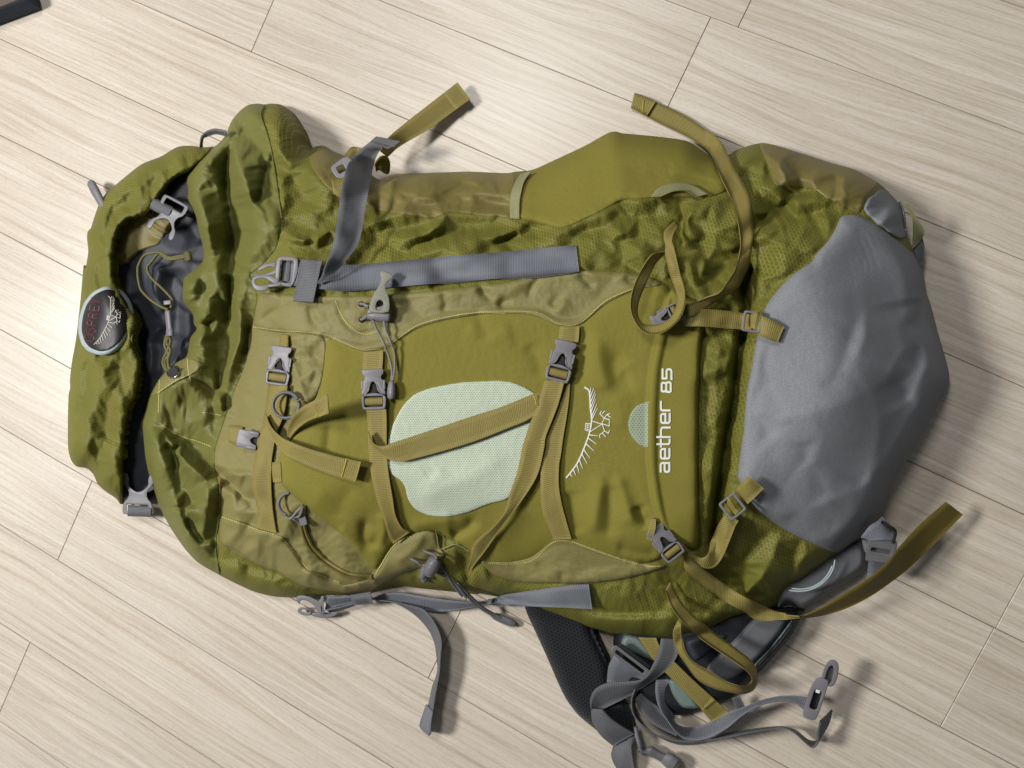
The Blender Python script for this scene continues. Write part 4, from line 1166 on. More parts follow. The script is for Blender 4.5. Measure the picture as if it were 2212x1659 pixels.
# long khaki strap running over the upper right of the pack
RB('long_strap', "g 1205,133,3 1370,200,4 1600,310,5 1750,410,6 1885,512,6 1980,700,5 2090,900,5 2130,1050,5 2145,1250,5 2120,1450,4 j 1285,350,4 1215,470,4 1085,560,5 1000,605,8 880,690,10 820,705,10",
   "g 1175,248,2 1400,370,3 1640,490,4 1780,590,6 1830,660,7 1905,830,7 1985,1000,7 2025,1150,9 2045,1350,12 2000,1530,16 j 1150,400,18 1070,510,18 980,545,16 900,580,14 850,590,13 815,610,12", 'web', pack, thick=1.2, follow=.6)
RB('strap_fold', "g 1203,131,6 1290,160,6.5 1375,198,7", "g 1173,250,5 1280,296,5.5 1300,318,6", 'web', pack, absz=True, thick=1.2)
# narrow hanging loop beside the logo strip
RB('strap_loop', "g 1530,1140,6 1440,1225,10 1436,1300,14 1448,1340,15 j 640,200,16 672,350,17 722,480,17 735,560,17 700,680,15 620,748,13 540,762,12 470,752,12 432,700,13 428,620,16 445,550,18 500,420,16 560,290,13 640,200,8",
   "g 1545,1180,10 1510,1250,18 1500,1310,22 1508,1330,22 j 716,170,24 758,350,25 797,500,26 788,620,26 740,722,24 640,808,22 530,833,20 450,795,20 385,695,22 368,590,24 398,450,26 465,310,22 545,205,18 640,185,14", 'web', pack, thick=1.2)
RB('slider_strap', "j 770,700,9 880,640,10 1000,640,11 1150,652,12 1270,672,12 1430,700,10 1585,775,5", "j 790,775,7 900,775,9 1000,780,10 1130,792,12 1250,802,12 1400,852,10 1532,905,5", 'web', pack, thick=1.2)
RB('slider_wrap', "j 1318,648,17 1360,655,19 1400,675,16", "j 1290,765,17 1330,790,19 1375,800,16", 'web', pack, thick=1.2)
# left front strap with its two loose tails
RB('front_strap', "e 415,735 405,790 395,850", "e 470,745 470,800 465,850", 'web', pack, h=5)
RB('front_strap', "e 315,1130,7 300,1250,6 285,1360,5 265,1470,5 f 240,200,5 208,400,5 188,600,5 200,700,4 238,840,4 232,900,4 215,962,3", "e 465,1140,7 450,1300,6 420,1420,5 375,1520,5 f 365,270,5 340,430,5 336,600,5 342,750,5 352,850,5 365,930,4 378,1003,3", 'web', pack)
RB('strap_tail', "f 292,60,12 325,150,16 390,225,16 460,268,16 620,332,15 760,372,14 890,406,13 1052,442,12", "f 288,90,8 318,190,7 375,300,7 450,385,8 560,440,9 700,500,9 890,568,9 1006,602,9", 'web', pack)
RB('strap_fold', "f 925,412,14.5 1050,440,13.5", "f 890,566,10.5 1004,600,10.5", 'web', pack, n=6, thick=1.2)
RB('strap_tail', "e 468,1560,6 462,1480,12 500,1395,22 590,1310,30 680,1258,34 782,1208,34", "e 474,1570,4 530,1502,8 620,1428,16 700,1395,24 745,1378,30 792,1362,34", 'web', pack)
RB('strap_fold', "e 660,1272,37 782,1206,36.5", "e 700,1398,26 793,1363,36", 'web', pack, n=6, thick=1.2)
RB('front_strap', "e 0,1452 50,1460 112,1470", "e 0,1590 40,1605 80,1610", 'web', pack, h=6)
RB('front_strap', "f 335,445 360,442 410,440", "f 352,600 380,602 420,600", 'web', pack, h=2)
# middle front strap
RB('front_strap', "e 1065,875 1062,940 1058,1020", "e 1222,865 1222,930 1215,1015", 'web', pack, h=4)
RB('front_strap', "e 1082,1330,7 f 1096,80,6 1108,350,4 1125,520,4 1180,760,5 1230,900,5 1272,1040,5 1303,1088,3", "e 1245,1330,7 f 1250,80,6 1252,350,4 1265,520,4 1300,740,6 1320,860,6 1375,965,5 1432,996,3", 'web', pack)
RB('diagonal_strap', "f 1102,200,12 1118,250,14 1150,300,14 1210,318,13 1300,290,12 1600,190,9 1900,88,8 2150,8,8 h 600,1110,8 700,1075,8", "f 1104,235,8 1125,300,7 1180,350,7 1250,412,7 1340,438,7 1450,420,7 1900,292,6 2212,172,6 h 580,1300,6 680,1190,6", 'web', pack)
# right front strap: two bands from one buckle
RB('front_strap', "h 812,570 806,620 798,690", "h 968,570 965,640 958,700", 'web', pack, h=4)
RB('front_strap', "h 870,1040,4 820,1180,4 765,1310,4 690,1450,4 668,1600,4 i 665,200,5 660,500,5 680,660,5 720,750,4 762,852,3", "h 895,1000,4 885,1150,4 862,1320,4 840,1450,4 820,1600,4 i 808,250,5 805,430,5 830,580,5 862,700,4 905,850,3", 'web', pack)
RB('front_strap', "h 690,1000,8 640,1190,8 580,1330,8 525,1500,8 i 520,100,8 480,300,8 410,520,9 370,650,12 280,760,14 180,840,14 130,900,12 85,1100,5", "h 852,1000,8 800,1190,8 755,1310,8 700,1450,8 i 690,120,8 640,330,7 550,490,7 440,640,6 330,790,6 240,920,5 180,1000,5 95,1102,3", 'web', pack)
# lower right strap from the slanted buckle
RB('buckle_loop', "i 1530,680,5 1512,760,7 1503,850,5", "i 1575,690,5 1570,770,8 1540,870,5", 'web', pack)
RB('long_strap', "m 590,740,8 650,815,8 780,915,9 900,1000,13 1090,1120,20 1290,1212,26 1400,1240,30 o 330,1050,34 430,1062,36", "m 590,870,6 640,945,6 760,1030,7 900,1135,12 1060,1222,18 1160,1290,22 1300,1297,24 o 230,1090,24 300,1088,24 440,1075,30", 'web', pack, follow=.9)
RB('long_strap', "o 425,1066,58 480,1052,62 620,990,66 800,880,70 1010,745,70 1150,620,66 1230,515,58 1400,330,44 1600,155,34", "o 440,1078,44 520,1070,46 640,1050,48 800,1000,50 1000,900,46 1200,760,40 1290,690,36 1450,540,30 1730,255,22", 'web_dark', pack, absz=True, thick=1.2)
RB('slider_strap', "m 575,695,8 640,755,7 690,790,9 740,800,13 775,780,17 795,740,17 812,640,15 880,500,14 925,440,13", "m 600,715,5 645,790,5 700,850,6 760,882,9 830,870,11 890,800,13 960,640,14 1000,540,14 1022,505,13", 'web', pack)
RB('slider_wrap', "m 905,345,20 930,320,23 955,312,20", "m 985,470,20 1010,440,23 1030,418,20", 'web', pack)
RB('slider_tab', "m 1000,255,15 1050,200,13 1112,150,10", "m 1092,372,13 1150,320,11 1222,248,8", 'web', pack)
# long narrow loop hanging over the hip belt
RB('strap_loop', "n 885,180,6 940,290,8 1000,380,14 1200,560,24 1420,722,34 1545,832,36 1578,950,34 1550,1035,32 1480,1072,32 1380,1066,32 1230,1032,30 1100,962,28 1000,832,24 930,722,22 903,590,16 945,485,10 968,468,6",
   "n 845,250,10 872,330,14 930,440,22 1090,605,34 1380,808,46 1490,890,48 1532,955,46 1510,1000,44 1425,1012,42 1300,965,40 1170,885,38 1052,812,36 992,722,34 975,640,30 968,560,24 970,520,16 972,500,12", 'web', pack, absz=False, follow=.3)
RB('belt_strap', "n 628,625,32 690,720,31 750,810,30 845,905,30 1000,1060,28 1140,1205,24 1215,1297,16", "n 772,630,32 800,700,31 850,770,30 908,812,30 1050,950,28 1200,1085,24 1342,1215,16", 'web', pack, absz=True)
RB('strap_fold', "n 1130,1198,26 1215,1299,18", "n 1215,1100,26 1345,1217,18", 'web', pack, absz=True, n=6, thick=1.2)
# grey belt straps
RB('belt_strap', "n 812,630,30 790,740,36 745,850,40 700,930,42 650,968,42 560,978,40 400,988,40 290,1040,38 252,1130,34 262,1200,30", "n 935,640,26 940,760,28 880,860,30 780,945,28 640,1040,24 520,1110,24 420,1160,24 345,1200,22 310,1235,22 300,1260,22", 'dgrey_web', pack, absz=True, thick=1.3)
RB('belt_strap', "n 255,1190,29 265,1290,26 330,1400,22 430,1485,12", "n 345,1200,38 400,1260,36 480,1320,32 600,1390,20", 'dgrey_web', pack, absz=True, thick=1.3)
RB('belt_strap', "n 430,1485,6 415,1560,8 450,1650,10 520,1740,8", "n 600,1400,18 575,1480,22 585,1590,18 610,1720,10", 'dgrey_web', pack, absz=True, thick=1.3)
RB('belt_strap', "n 440,765,34 395,850,26 380,980,14", "n 690,935,34 680,950,26 640,1000,12", 'grey_web', pack, absz=True, thick=1.3)
RB('belt_strap', "n 600,1030,30 572,1120,31 585,1230,32 660,1325,32 780,1400,32 940,1447,32 1100,1452,31 1300,1430,30 1500,1388,29 1700,1355,28 1790,1350,28 1870,1390,29 1950,1462,30 2010,1502,30 2055,1470,30 2050,1400,32 2075,1290,34",
   "n 640,1030,8 600,1130,6 620,1240,5 690,1340,5 800,1420,5 950,1475,5 1100,1470,6 1300,1400,8 1500,1362,10 1700,1340,12 1800,1342,11 1880,1370,9 1970,1440,8 2040,1450,10 2110,1370,14 2150,1290,16 2170,1200,20", 'dgrey_web', pack, absz=True, thick=1.3)
RB('belt_strap', "n 770,960,26 770,1060,29 800,1180,31 870,1290,32 930,1370,33 1000,1425,33 1080,1438,33 1180,1420,33 1320,1350,34 1450,1240,34 1580,1165,33 1700,1132,32 1850,1130,32 1965,1215,32",
   "n 870,960,24 885,1060,18 905,1180,12 900,1260,10 940,1310,9 1010,1335,9 1090,1330,10 1180,1300,12 1300,1230,16 1450,1180,20 1580,1128,24 1720,1092,26 1850,1085,26 2010,1105,26", 'grey_web', pack, absz=True, thick=1.3)
RB('belt_strap', "n 600,1110,22 640,1200,24 720,1290,25 820,1350,26 930,1400,26", "n 720,1010,16 740,1100,14 800,1200,12 860,1260,12 960,1330,14", 'dgrey_web', pack, absz=True, thick=1.3)
RB('belt_strap', "n 1370,1110,20 1400,1180,18 1420,1240,14", "n 1430,1085,20 1470,1160,16 1490,1210,12", 'dgrey_web', pack, absz=True, thick=1.3)
# lower left grey compression strap and its tail
RB('compression_strap', "q 735,325,14 850,276,14 1000,280,16 1250,322,20 1560,350,22 1700,322,16 i 240,1330,8 500,1272,4 900,1216,4 1042,1210,3", "q 760,335,8 870,345,8 1000,352,8 1100,395,8 1250,420,8 1430,405,12 1640,362,18 i 300,1372,22 620,1385,18 880,1395,8 1070,1406,4", 'grey_web', pack, thick=1.2, follow=.5)
RB('strap_tail', "q 760,332,17 900,348,18 1030,375,20 1150,415,22 1238,530,24 1280,650,25 1272,780,26 1266,900,26 1246,1010,25 1226,1130,24 1210,1240,23 1190,1352,22", "q 770,345,10 900,352,5 1050,432,3 1160,540,2 1220,650,2 1243,780,2 1248,900,2 1210,1010,2 1182,1140,2 1150,1230,3 1130,1290,4 1110,1335,5", 'dgrey_web', pack, absz=True, thick=1.2)
RB('strap_fold', "q 1212,1212,26 1200,1290,27 1192,1395,24 1180,1405,20", "q 1160,1155,10 1135,1230,9 1108,1330,8 1140,1372,7", 'grey_web', pack, absz=True, thick=1.4)
RB('strap_keeper', "q 562,288,26 570,330,27 590,372,20", "q 720,262,28 728,310,28 742,362,18", 'dgrey_web', pack, absz=True, thick=1.2)
RB('compression_strap', "q 380,300,22 470,305,23 600,300,24", "q 360,410,10 470,375,12 600,345,14", 'grey_web', pack, absz=True, thick=1.2)
RB('compression_strap', "q 370,412,20 470,390,20 600,355,20", "q 395,425,8 480,415,9 610,372,10", 'grey_web', pack, absz=True, thick=1.2)
# grey pieces at the lower right and top right corners
RB('lumbar_strap', "o 920,435,60 990,345,62 1060,300,60 1090,270,56", "o 985,460,60 1100,455,62 1160,455,60 1195,380,50", 'grey_web', pack, absz=True)
RB('lumbar_strap', "o 930,450,52 950,540,54 975,580,54", "o 1195,480,48 1195,540,50 1190,560,50", 'dgrey_web', pack, absz=True)
RB('lumbar_strap', "o 985,575,50 980,650,44 972,735,36", "o 1222,600,46 1218,690,40 1190,775,32", 'grey_web', pack, absz=True)
RB('lumbar_strap', "k 1528,600,52 1570,680,48 1600,760,42 1600,960,30", "k 1545,590,52 1620,700,46 1690,830,36 1670,890,26", 'edge_tape', pack, absz=True)
RB('lumbar_strap', "k 1600,960,26 1630,1040,26 1660,1110,24", "k 1675,880,24 1690,950,22 1680,1050,20", 'dgrey_web', pack, absz=True)
# yellow bar tacks across the folded strap ends
yt = Stitches()
for s in ("d 1526,134 1596,246", "g 1275,190 1262,290", "f 932,425 895,570", "e 690,1268 696,1395", "h 612,1118 632,1196", "m 1040,235 1110,300", "n 1150,1190 1232,1130", "q 1150,1222 1200,1262", "d 940,520 1100,545", "f 1930,1120 1940,1215"):
    pass
def tack(path, z, mat='ythread', w=1.6):
    p = catmull(T(path), 10); q = P(p[:, 0] + np.sin(np.arange(len(p)) * 2.4) * .9, p[:, 1], np.interp(np.linspace(0, 1, len(p)), np.linspace(0, 1, len(z)), z) * .001)
    V, F, uv = tube_geo(q, w * .00025, 6)
    return mesh_obj('bar_tack', V, F, mat, pack, uv, True)
def zt(u, v, h): return float(sample(ZTOP, u, v)) * 1000 + h
def tk(path, h0, h1, **kw):
    p = T(path); tack(path, [zt(p[0, 0], p[0, 1], h0), zt(p[-1, 0], p[-1, 1], h1)], **kw)
tack("d 1526,134 1560,190 1596,246", [17.6, 16, 14]); tack("g 1275,190 1270,240 1262,290", [7, 6.5, 6])
tk("f 932,425 915,490 895,560", 15.4, 11.6); tk("e 690,1268 693,1330 696,1393", 38, 28); tk("h 604,1115 618,1150 628,1200", 11, 9.5)
tk("m 1035,232 1070,265 1105,300", 15, 13.5); tk("f 1932,1120 1935,1160 1940,1210", 8, 6)
tack("n 1150,1195 1190,1160 1232,1125", [26.8, 26.8, 26.5], mat='web_dark'); tack("d 945,516 1020,530 1095,542", [zt(810, 308, 0) + 58] * 2, mat='cord', w=1)

# ================================================================== BUCKLES, RINGS, CORDS
def rrect(x0, y0, x1, y1, r=3.0, n=4):
    out = []
    for cx, cy, a0 in ((x1 - r, y0 + r, -90), (x1 - r, y1 - r, 0), (x0 + r, y1 - r, 90), (x0 + r, y0 + r, 180)):
        for k in range(n + 1):
            a = rad(a0 + 90 * k / n); out.append((cx + r * math.cos(a), cy + r * math.sin(a)))
    return np.array(out)
def wrap(name, at, ang, sc, h, w, l, mat, parent, bulge=2.2, tilt=(0, 0), ref=None):
    """bit of webbing bent round a buckle bar: l along the strap, w across it"""
    c, s = math.cos(rad(ang)), math.sin(rad(ang)); n = 13; V = []; UV = []
    ra = ref or at; z0 = float(np.max(sample(ZTOP, ra[0] + c * np.array([-14, 0, 14]), ra[1] + s * np.array([-14, 0, 14]))))
    for k in range(n):
        t = k / (n - 1) * 2 - 1; y = t * l / 2 * sc; z = bulge * math.sqrt(max(0, 1 - t * t)) 
        for q in (-1, -.5, 0, .5, 1):
            x = q * w / 2 * sc; u, v = at[0] + c * x - s * y, at[1] + s * x + c * y
            V.append(P(u, v, z0 + (h + z + tilt[0] * x * MMP + tilt[1] * y * MMP) * .001)); UV.append((k * .0012, q * w * .00024))
    F = [(a * 5 + b, a * 5 + b + 1, a * 5 + b + 6, a * 5 + b + 5) for a in range(n - 1) for b in range(4)]
    return mesh_obj(name, np.array(V), F, mat, parent, np.array(UV), True)
def buckle(at, ang, sc, h, wmat='web', tilt=(0, 0), label=None, flipx=1):
    """closed side-release buckle, socket at local -y, ladder at +y (about 54 x 88 sketch units)"""
    fx = np.array([flipx, 1])
    socket = rnd([(-22, -44), (22, -44), (24, -41), (23, -33), (18, -28), (18, -22), (22, -20), (22, -2), (26, 4), (26, 14), (12, 8), (4, -16), (-4, -16), (-12, 8), (-26, 14), (-26, 4), (-22, -2), (-22, -20), (-18, -22), (-18, -28), (-23, -33), (-24, -41)], 1)
    o = tw(flat_part('buckle', [socket * fx], 4.2, 'plastic', pack, at, ang, sc, h, tilt, label=label))
    tw(flat_part('recess_plate', [rnd([(-13, 10), (0, -18), (13, 10)], 1) * fx], 1.6, 'hole', o, at, ang, sc, h + .3, tilt))  # dark plate under the opening, standing in for the shade inside it
    frame = rnd([(-26, 15), (-14, 9.5), (0, 7.5), (14, 9.5), (26, 15), (27.5, 22), (25, 42), (21, 44.5), (-21, 44.5), (-25, 42), (-27.5, 22)], 2)
    tw(flat_part('buckle_frame', [frame * fx, rrect(-20, 15, 20, 38, 2.5)], 5.0, 'plastic', o, at, ang, sc, h, tilt))
    for s in (-1, 1):
        tw(flat_part('buckle_prong', [rrect(20.5, -20, 26.5, 2, 3) * np.array([s, 1])], 3.6, 'plastic', o, at, ang, sc, h + .5, tilt))
        tw(flat_part('buckle_arm', [rnd([(s * 5.5, -13), (s * 9, -10), (s * 15, 6), (s * 23, 12), (s * 14, 9), (s * 9, 4)], 1)[::s]], 4.8, 'plastic', o, at, ang, sc, h, tilt))
    c_, s_ = math.cos(rad(ang)), math.sin(rad(ang)); y = 26.5 * sc; y2 = -40 * sc
    flat_part('recess_plate', [rrect(-21, 14, 21, 39, 2)], 1.0, 'hole', o, at, ang, sc, h + .2, tilt)
    wrap('strap_wrap', (at[0] - s_ * y, at[1] + c_ * y), ang, sc, h + 2.2, 38, 17, wmat, o, 3.2, tilt, at)
    return o
def ev(s): p = T(s); return float(p[0, 0]), float(p[0, 1])
buckle(ev('e 398,985'), 8, .97, 4.0, tilt=(.18, 0), label='leftmost front buckle, leaning and partly tucked under cloth')
buckle(ev('e 1146,1172'), -2, 1.0, 3.5)
buckle(ev('h 826,848'), 14, 1.02, 3.5)
buckle(ev('i 1650,880'), -38, .93, 6, tilt=(-.12, 0), label='slanted buckle at the lower end of the logo strip')
buckle(ev('j 655,700'), -118, .78, 3.5, label='buckle caught inside the narrow strap loop')
# half-hidden left buckle: socket only
o = tw(flat_part('buckle', [rnd([(-32, -18), (-26, -20), (-12, -18), (-8, -21), (10, -21), (14, -17), (14, -9), (3, -7), (-3, 0), (3, 7), (14, 9), (14, 19), (8, 21), (-10, 21), (-14, 18), (-26, 20), (-32, 18)], 1)], 4.5, 'plastic', pack, ev('e 180,1575'), 12, 1.0, 3.5))
for s in (-1, 1): tw(flat_part('buckle_prong', [rrect(-8, s * 16 - 4, 14, s * 16 + 4, 3.5)], 4.6, 'plastic', o, ev('e 180,1575'), 12, 1.0, 4.2))
flat_part('recess_plate', [rnd([(-2, 0), (6, -7), (16, -8), (16, 8), (6, 7)], 1)], 1, 'hole', o, ev('e 180,1575'), 12, 1.0, 3.8)
# big grey buckle at the head of the compression strap
g0 = ev('e 455,240')
o = tw(flat_part('buckle', [rnd([(-24, -28), (-8, -33), (18, -33), (24, -28), (26, 0), (18, 30), (8, 33), (-18, 30), (-22, 20)], 2), rrect(-13, -24, 14, 24, 3)], 6, 'plastic', pack, g0, 6, 1.0, 5, tilt=(0, -.05), label='large grey buckle half at the head of the grey strap'))
tw(flat_part('buckle_prong', [rnd([(-22, -22), (-34, -19), (-50, -16), (-62, -6), (-58, -1), (-46, -6), (-36, -12), (-22, -8)], 1)], 5, 'plastic', o, g0, 0, 1.0, 5))
tw(flat_part('buckle_prong', [rnd([(-14, 16), (-40, 6), (-66, 8), (-75, 16), (-73, 32), (-64, 42), (-50, 42), (-38, 38), (-40, 27), (-52, 30), (-64, 28), (-68, 20), (-62, 15), (-46, 14), (-36, 20), (-20, 30)], 1)], 6, 'plastic', o, g0, 0, 1.0, 5))
tw(flat_part('buckle_arm', [rnd([(-18, -10), (-34, 2), (-56, 6), (-72, 4), (-73, 8), (-54, 11), (-30, 8), (-14, 2)], 1)], 4, 'plastic', o, g0, 0, 1.0, 6.5))
tw(flat_part('buckle_prong', [rnd([(-42, 27), (-10, 24), (-10, 31), (-42, 35)], 1)], 5, 'plastic', o, g0, 0, 1.0, 6))
wrap('strap_wrap', (g0[0] + 1, g0[1] - 1), 96, 1.0, 8, 44, 24, 'dgrey_web', o, 4.0)
# two open prong ends on the lid
def male(at, ang, sc, h, mat, absz=False, tilt=(0, 0), label=None):
    """open male half, prongs towards local -y, strap bar at +y"""
    base = rnd([(-37, -48), (-27, -50), (-22, -37), (-24, -23), (-11, -11), (0, -7), (11, -11), (24, -23), (22, -37), (27, -50), (37, -48), (36, -28), (21, -10), (21, 5), (34, 19), (35, 40), (30, 46), (-30, 46), (-35, 40), (-34, 19), (-21, 5), (-21, -10), (-36, -28)], 1)
    o = tw(flat_part('buckle', [base, rrect(-25, 22, 25, 39, 2.5)], 6.5, mat, pack, at, ang, sc, h, tilt, absz=absz, label=label))
    return o
ZT2 = ZTOP.copy()
at = ev('c 690,905'); o = male(at, 2, .93, 16, 'plastic', True, label='open buckle prongs hanging below the lid')
c_ = ev('c 700,1030'); ZTOP_b = ZTOP; ZTOP = np.full_like(ZTOP, .018); wrap('strap_wrap', c_, 2, 1.0, 1, 50, 24, 'dgrey_web', o, 5); ZTOP = ZTOP_b
at = ev('a 930,1110'); o = male(at, 208, .88, 34, 'plastic', True, label='open buckle prongs lying in the mouth of the lid')
ZTOP = np.full_like(ZTOP, .036); wrap('strap_wrap', ev('a 870,1040'), 28, 1.0, 1, 46, 26, 'dgrey_web', o, 5); ZTOP = ZTOP_b
# half-seen buckle under the grey strap, sliders, ladder locks
flat_part('buckle', [rnd([(-26, -14), (-10, -18), (22, -22), (30, 0), (14, 18), (-20, 22)], 1), rrect(-12, -8, 6, 8, 3)], 4, 'plastic', pack, ev('d 700,730'), -28, .95, 5)
def slider(at, ang, sc, h, mat='plastic', tilt=(0, 0)):
    return tw(flat_part('slider', [rrect(-24, -26, 24, 26, 6), rrect(-17, -20, 17, 20, 3)], 3.6, mat, pack, at, ang, sc, h, tilt))
slider(ev('j 1332,738'), 8, .88, 12.5)
slider(ev('m 975,392'), -38, .92, 16, tilt=(.1, 0))
# split rings
def ring(at, r, h, th, a0, a1, mat, tilt=0.0, name='split_ring', lie=False):
    pts = []
    for k in range(25):
        a = rad(a0 + (a1 - a0) * k / 24); pts.append((at[0] + r * math.cos(a), at[1] + r * math.sin(a) * .98, h + tilt * r * math.sin(a)))
    p = np.array(pts); z = float(sample(ZTOP, at[0], at[1])) * 1000
    p[:, 2] += sample(ZTOP, p[:, 0], p[:, 1]) * 1000 if lie else z
    V, F, uv = tube_geo(P(p[:, 0], p[:, 1], p[:, 2] * .001), th * .001, 10)
    return mesh_obj(name, V, F, mat, pack, uv, True)
ring(ev('e 457,1298'), 28.5, 8, 1.9, -20, 315, 'dplastic'); ring(ev('e 457,1298'), 28.5, 8.2, 2.5, -60, -28, 'dplastic')
ring(ev('f 490,775'), 25, 5, 1.7, 110, 265, 'dplastic'); 
tube('zip_pull', "f 450,860,5 490,890,6 545,830,7 585,800,6 560,870,7 510,880,7 580,930,6", 1.5, 'cord', pack)
flat_part('zip_slider', [rrect(-8, -11, 8, 11, 4)], 2.4, 'dplastic', pack, ev('f 588,905'), -15, 1.0, 4)
# cord locks and elastic cords
def lathe(name, at, ang, prof, h, mat, sc=1.0, absz=False, rise=0.0, parent=None, squash=1.0):
    """turned body: prof = (along, radius) in sketch units, lying along ang"""
    c, s = math.cos(rad(ang)), math.sin(rad(ang)); p = np.array(prof, float) * sc
    p = np.stack([np.interp(np.linspace(0, 1, 24), np.linspace(0, 1, len(p)), p[:, k]) for k in (0, 1)], 1)
    z0 = 0 if absz else float(sample(ZTOP, at[0], at[1])) * 1000
    V = []; S = 14
    for x, r in p:
        for k in range(S):
            a = 6.28318 * k / S; y = r * math.cos(a); zz = r * math.sin(a) * MMP * squash
            V.append(P(at[0] + c * x - s * y, at[1] + s * x + c * y, max(.001, (z0 + h + zz + rise * x * MMP) * .001)))
    n = len(p); F = [(a * S + b, a * S + (b + 1) % S, (a + 1) * S + (b + 1) % S, (a + 1) * S + b) for a in range(n - 1) for b in range(S)]
    F += [tuple(range(S))[::-1], tuple(range((n - 1) * S, n * S))]
    return mesh_obj(name, np.array(V), F, mat, parent or pack, None, True)
# upper one: grey-green pull tab, barrel and bead
o = lathe('cord_lock', ev('e 1188,590'), 8, [(-25, 4), (-23, 10), (-12, 13), (0, 13.5), (12, 13), (23, 11), (26, 5)], 9, 'plastic')
tw(flat_part('cord_lock_rim', [rrect(-22, -5, 20, 5, 4)], 6, 'plastic', o, ev('e 1178,540'), -14, 1.0, 8))
tw(flat_part('pull_tab', [rnd([(-20, 28), (-22, 10), (-14, -14), (-4, -30), (2, -46), (-4, -58), (0, -66), (14, -62), (26, -56), (24, -50), (12, -40), (10, -28), (20, -10), (24, 14), (20, 26)], 1), rnd([(-8, 14), (-4, 0), (6, -2), (10, 10), (6, 20), (-4, 22)], 1)], 5, 'gplastic', o, ev('e 1195,470'), 4, 1.0, 6.5))
lathe('cord_bead', ev('e 1192,490'), 0, [(-8, 1), (-6, 5), (0, 7), (6, 5), (8, 1)], 6, 'dplastic', parent=o)
tube('elastic_cord', "e 1140,620,12 1175,700,10 1215,780,8 1250,860,7 1280,950,6 1295,1030,6 1292,1110,6", 1.25, 'cord', pack)
tube('elastic_cord', "e 1225,600,12 1245,700,10 1280,790,8 1310,870,7 1318,960,6 1312,1040,6 1300,1110,6", 1.25, 'cord', pack)
lathe('cord_end', ev('e 1288,1175'), 92, [(-20, 2), (-16, 6), (-4, 8.5), (10, 9), (18, 7), (21, 3)], 7, 'plastic')
tube('elastic_cord', "e 1045,495,1 1070,498,5 1110,520,8", 1.7, 'plastic', pack); tube('elastic_cord', "e 1050,620,1 1075,610,5 1105,585,8", 1.7, 'plastic', pack)
for s in ('e 1050,498', 'e 1052,622'): ring(ev(s), 4.5, .8, .9, 0, 360, 'hole', name='eyelet', lie=True)
# lower one
tube('elastic_cord', "f 1440,1205,3 1490,1230,8 1530,1260,14 1600,1250,16", 1.6, 'dplastic', pack); tube('elastic_cord', "f 1545,1140,3 1585,1160,8 1630,1175,14 1650,1210,16", 1.6, 'dplastic', pack)
o = lathe('cord_lock', ev('f 1610,1270'), -62, [(-24, 4), (-20, 12), (-8, 15), (6, 16), (18, 13), (24, 5)], 16, 'dplastic')
lathe('cord_lock_button', ev('f 1545,1310'), -75, [(-18, 3), (-14, 8), (0, 9), (14, 8), (18, 3)], 6, 'dplastic', parent=o)
lathe('cord_lock_button', ev('f 1555,1365'), -60, [(-10, 2), (-8, 6), (0, 7), (8, 6), (10, 2)], 3, 'dplastic', parent=o)
tube('elastic_cord', "f 1670,1250,70 1730,1340,64 1790,1430,56 1850,1500,50 q 1380,180,48 1480,290,34 1590,390,22 1690,450,12 1760,490,9", 1.6, 'dplastic', pack, absz=True)
tube('elastic_cord', "f 1640,1310,70 1720,1350,64 1800,1410,56 1880,1510,50 q 1400,170,48 1500,285,34 1605,385,22 1700,440,12 1770,480,9", 1.6, 'dplastic', pack, absz=True)
lathe('cord_end', ev('q 1790,490'), 22, [(-34, 3), (-24, 8), (-6, 9), (12, 9), (22, 7), (26, 3)], 6, 'dplastic', absz=True)
# drawcord in the open mouth
kw = dict(mat='olive_cord', parent=pack, absz=True)
tube('drawcord', "b 1080,10,40 1000,20,38 940,30,36 870,-10,34 a 800,1400,32 740,1420,30 695,1500,28 690,1560,28 700,1640,28 b 720,290,28 800,370,28 900,430,30 930,440,30", 1.7, **kw)
tube('drawcord', "b 1085,20,40 1000,38,38 920,40,35 860,-5,32 800,60,30 765,110,30 790,180,30 860,250,30 930,320,32 965,370,32 950,430,32", 1.7, **kw)
lathe('drawcord_knot', ev('b 1085,18'), 80, [(-12, 3), (-9, 8), (0, 9), (9, 8), (12, 3)], 40, 'olive_cord', absz=True)
tube('drawcord', "b 930,630,32 950,690,32 920,780,32 890,850,33 910,910,36 970,945,42", 2.0, **kw)
tube('drawcord', "b 945,640,32 920,700,33 950,760,32 930,840,33 940,900,37 980,940,42", 2.0, **kw)
tube('drawcord', "b 920,640,31 905,720,32 935,800,32 905,850,32 925,915,36 975,945,41", 2.0, **kw)
o = lathe('cord_lock', ev('b 935,540'), 84, [(-26, 5), (-22, 7), (0, 7), (14, 7), (22, 9), (30, 8)], 34, 'plastic', absz=True)
tw(flat_part('cord_lock_button', [rrect(-8, -5, 8, 5, 2)], 6, 'plastic', o, ev('b 922,385'), -8, 1.0, 30, absz=True))
ring(ev('b 970,935'), 12, 1.6, 1.5, 0, 360, 'metal', name='grommet', lie=True); flat_part('grommet_shade_disc', [rnd([(-10, -10), (10, -10), (10, 10), (-10, 10)], 2)], .8, 'hole', pack, ev('b 970,935'), 0, 1.0, 3.5)  # dark disc paints the shaded hole inside the grommet
# haul loops at the top edge
RB('haul_loop', "a 1180,565,10 1185,520,26 1200,480,36 1240,440,44 1290,425,50 1340,430,52 1385,440,52", "a 1205,560,8 1205,530,20 1215,490,28 1245,480,34 1300,462,40 1350,468,44 1385,480,44", 'dplastic', pack, absz=True, thick=2)
lathe('lid_toggle', ev('a 365,935'), 62, [(-34, 4), (-28, 9), (-10, 10), (10, 9), (34, 8)], 18, 'plastic', absz=True)
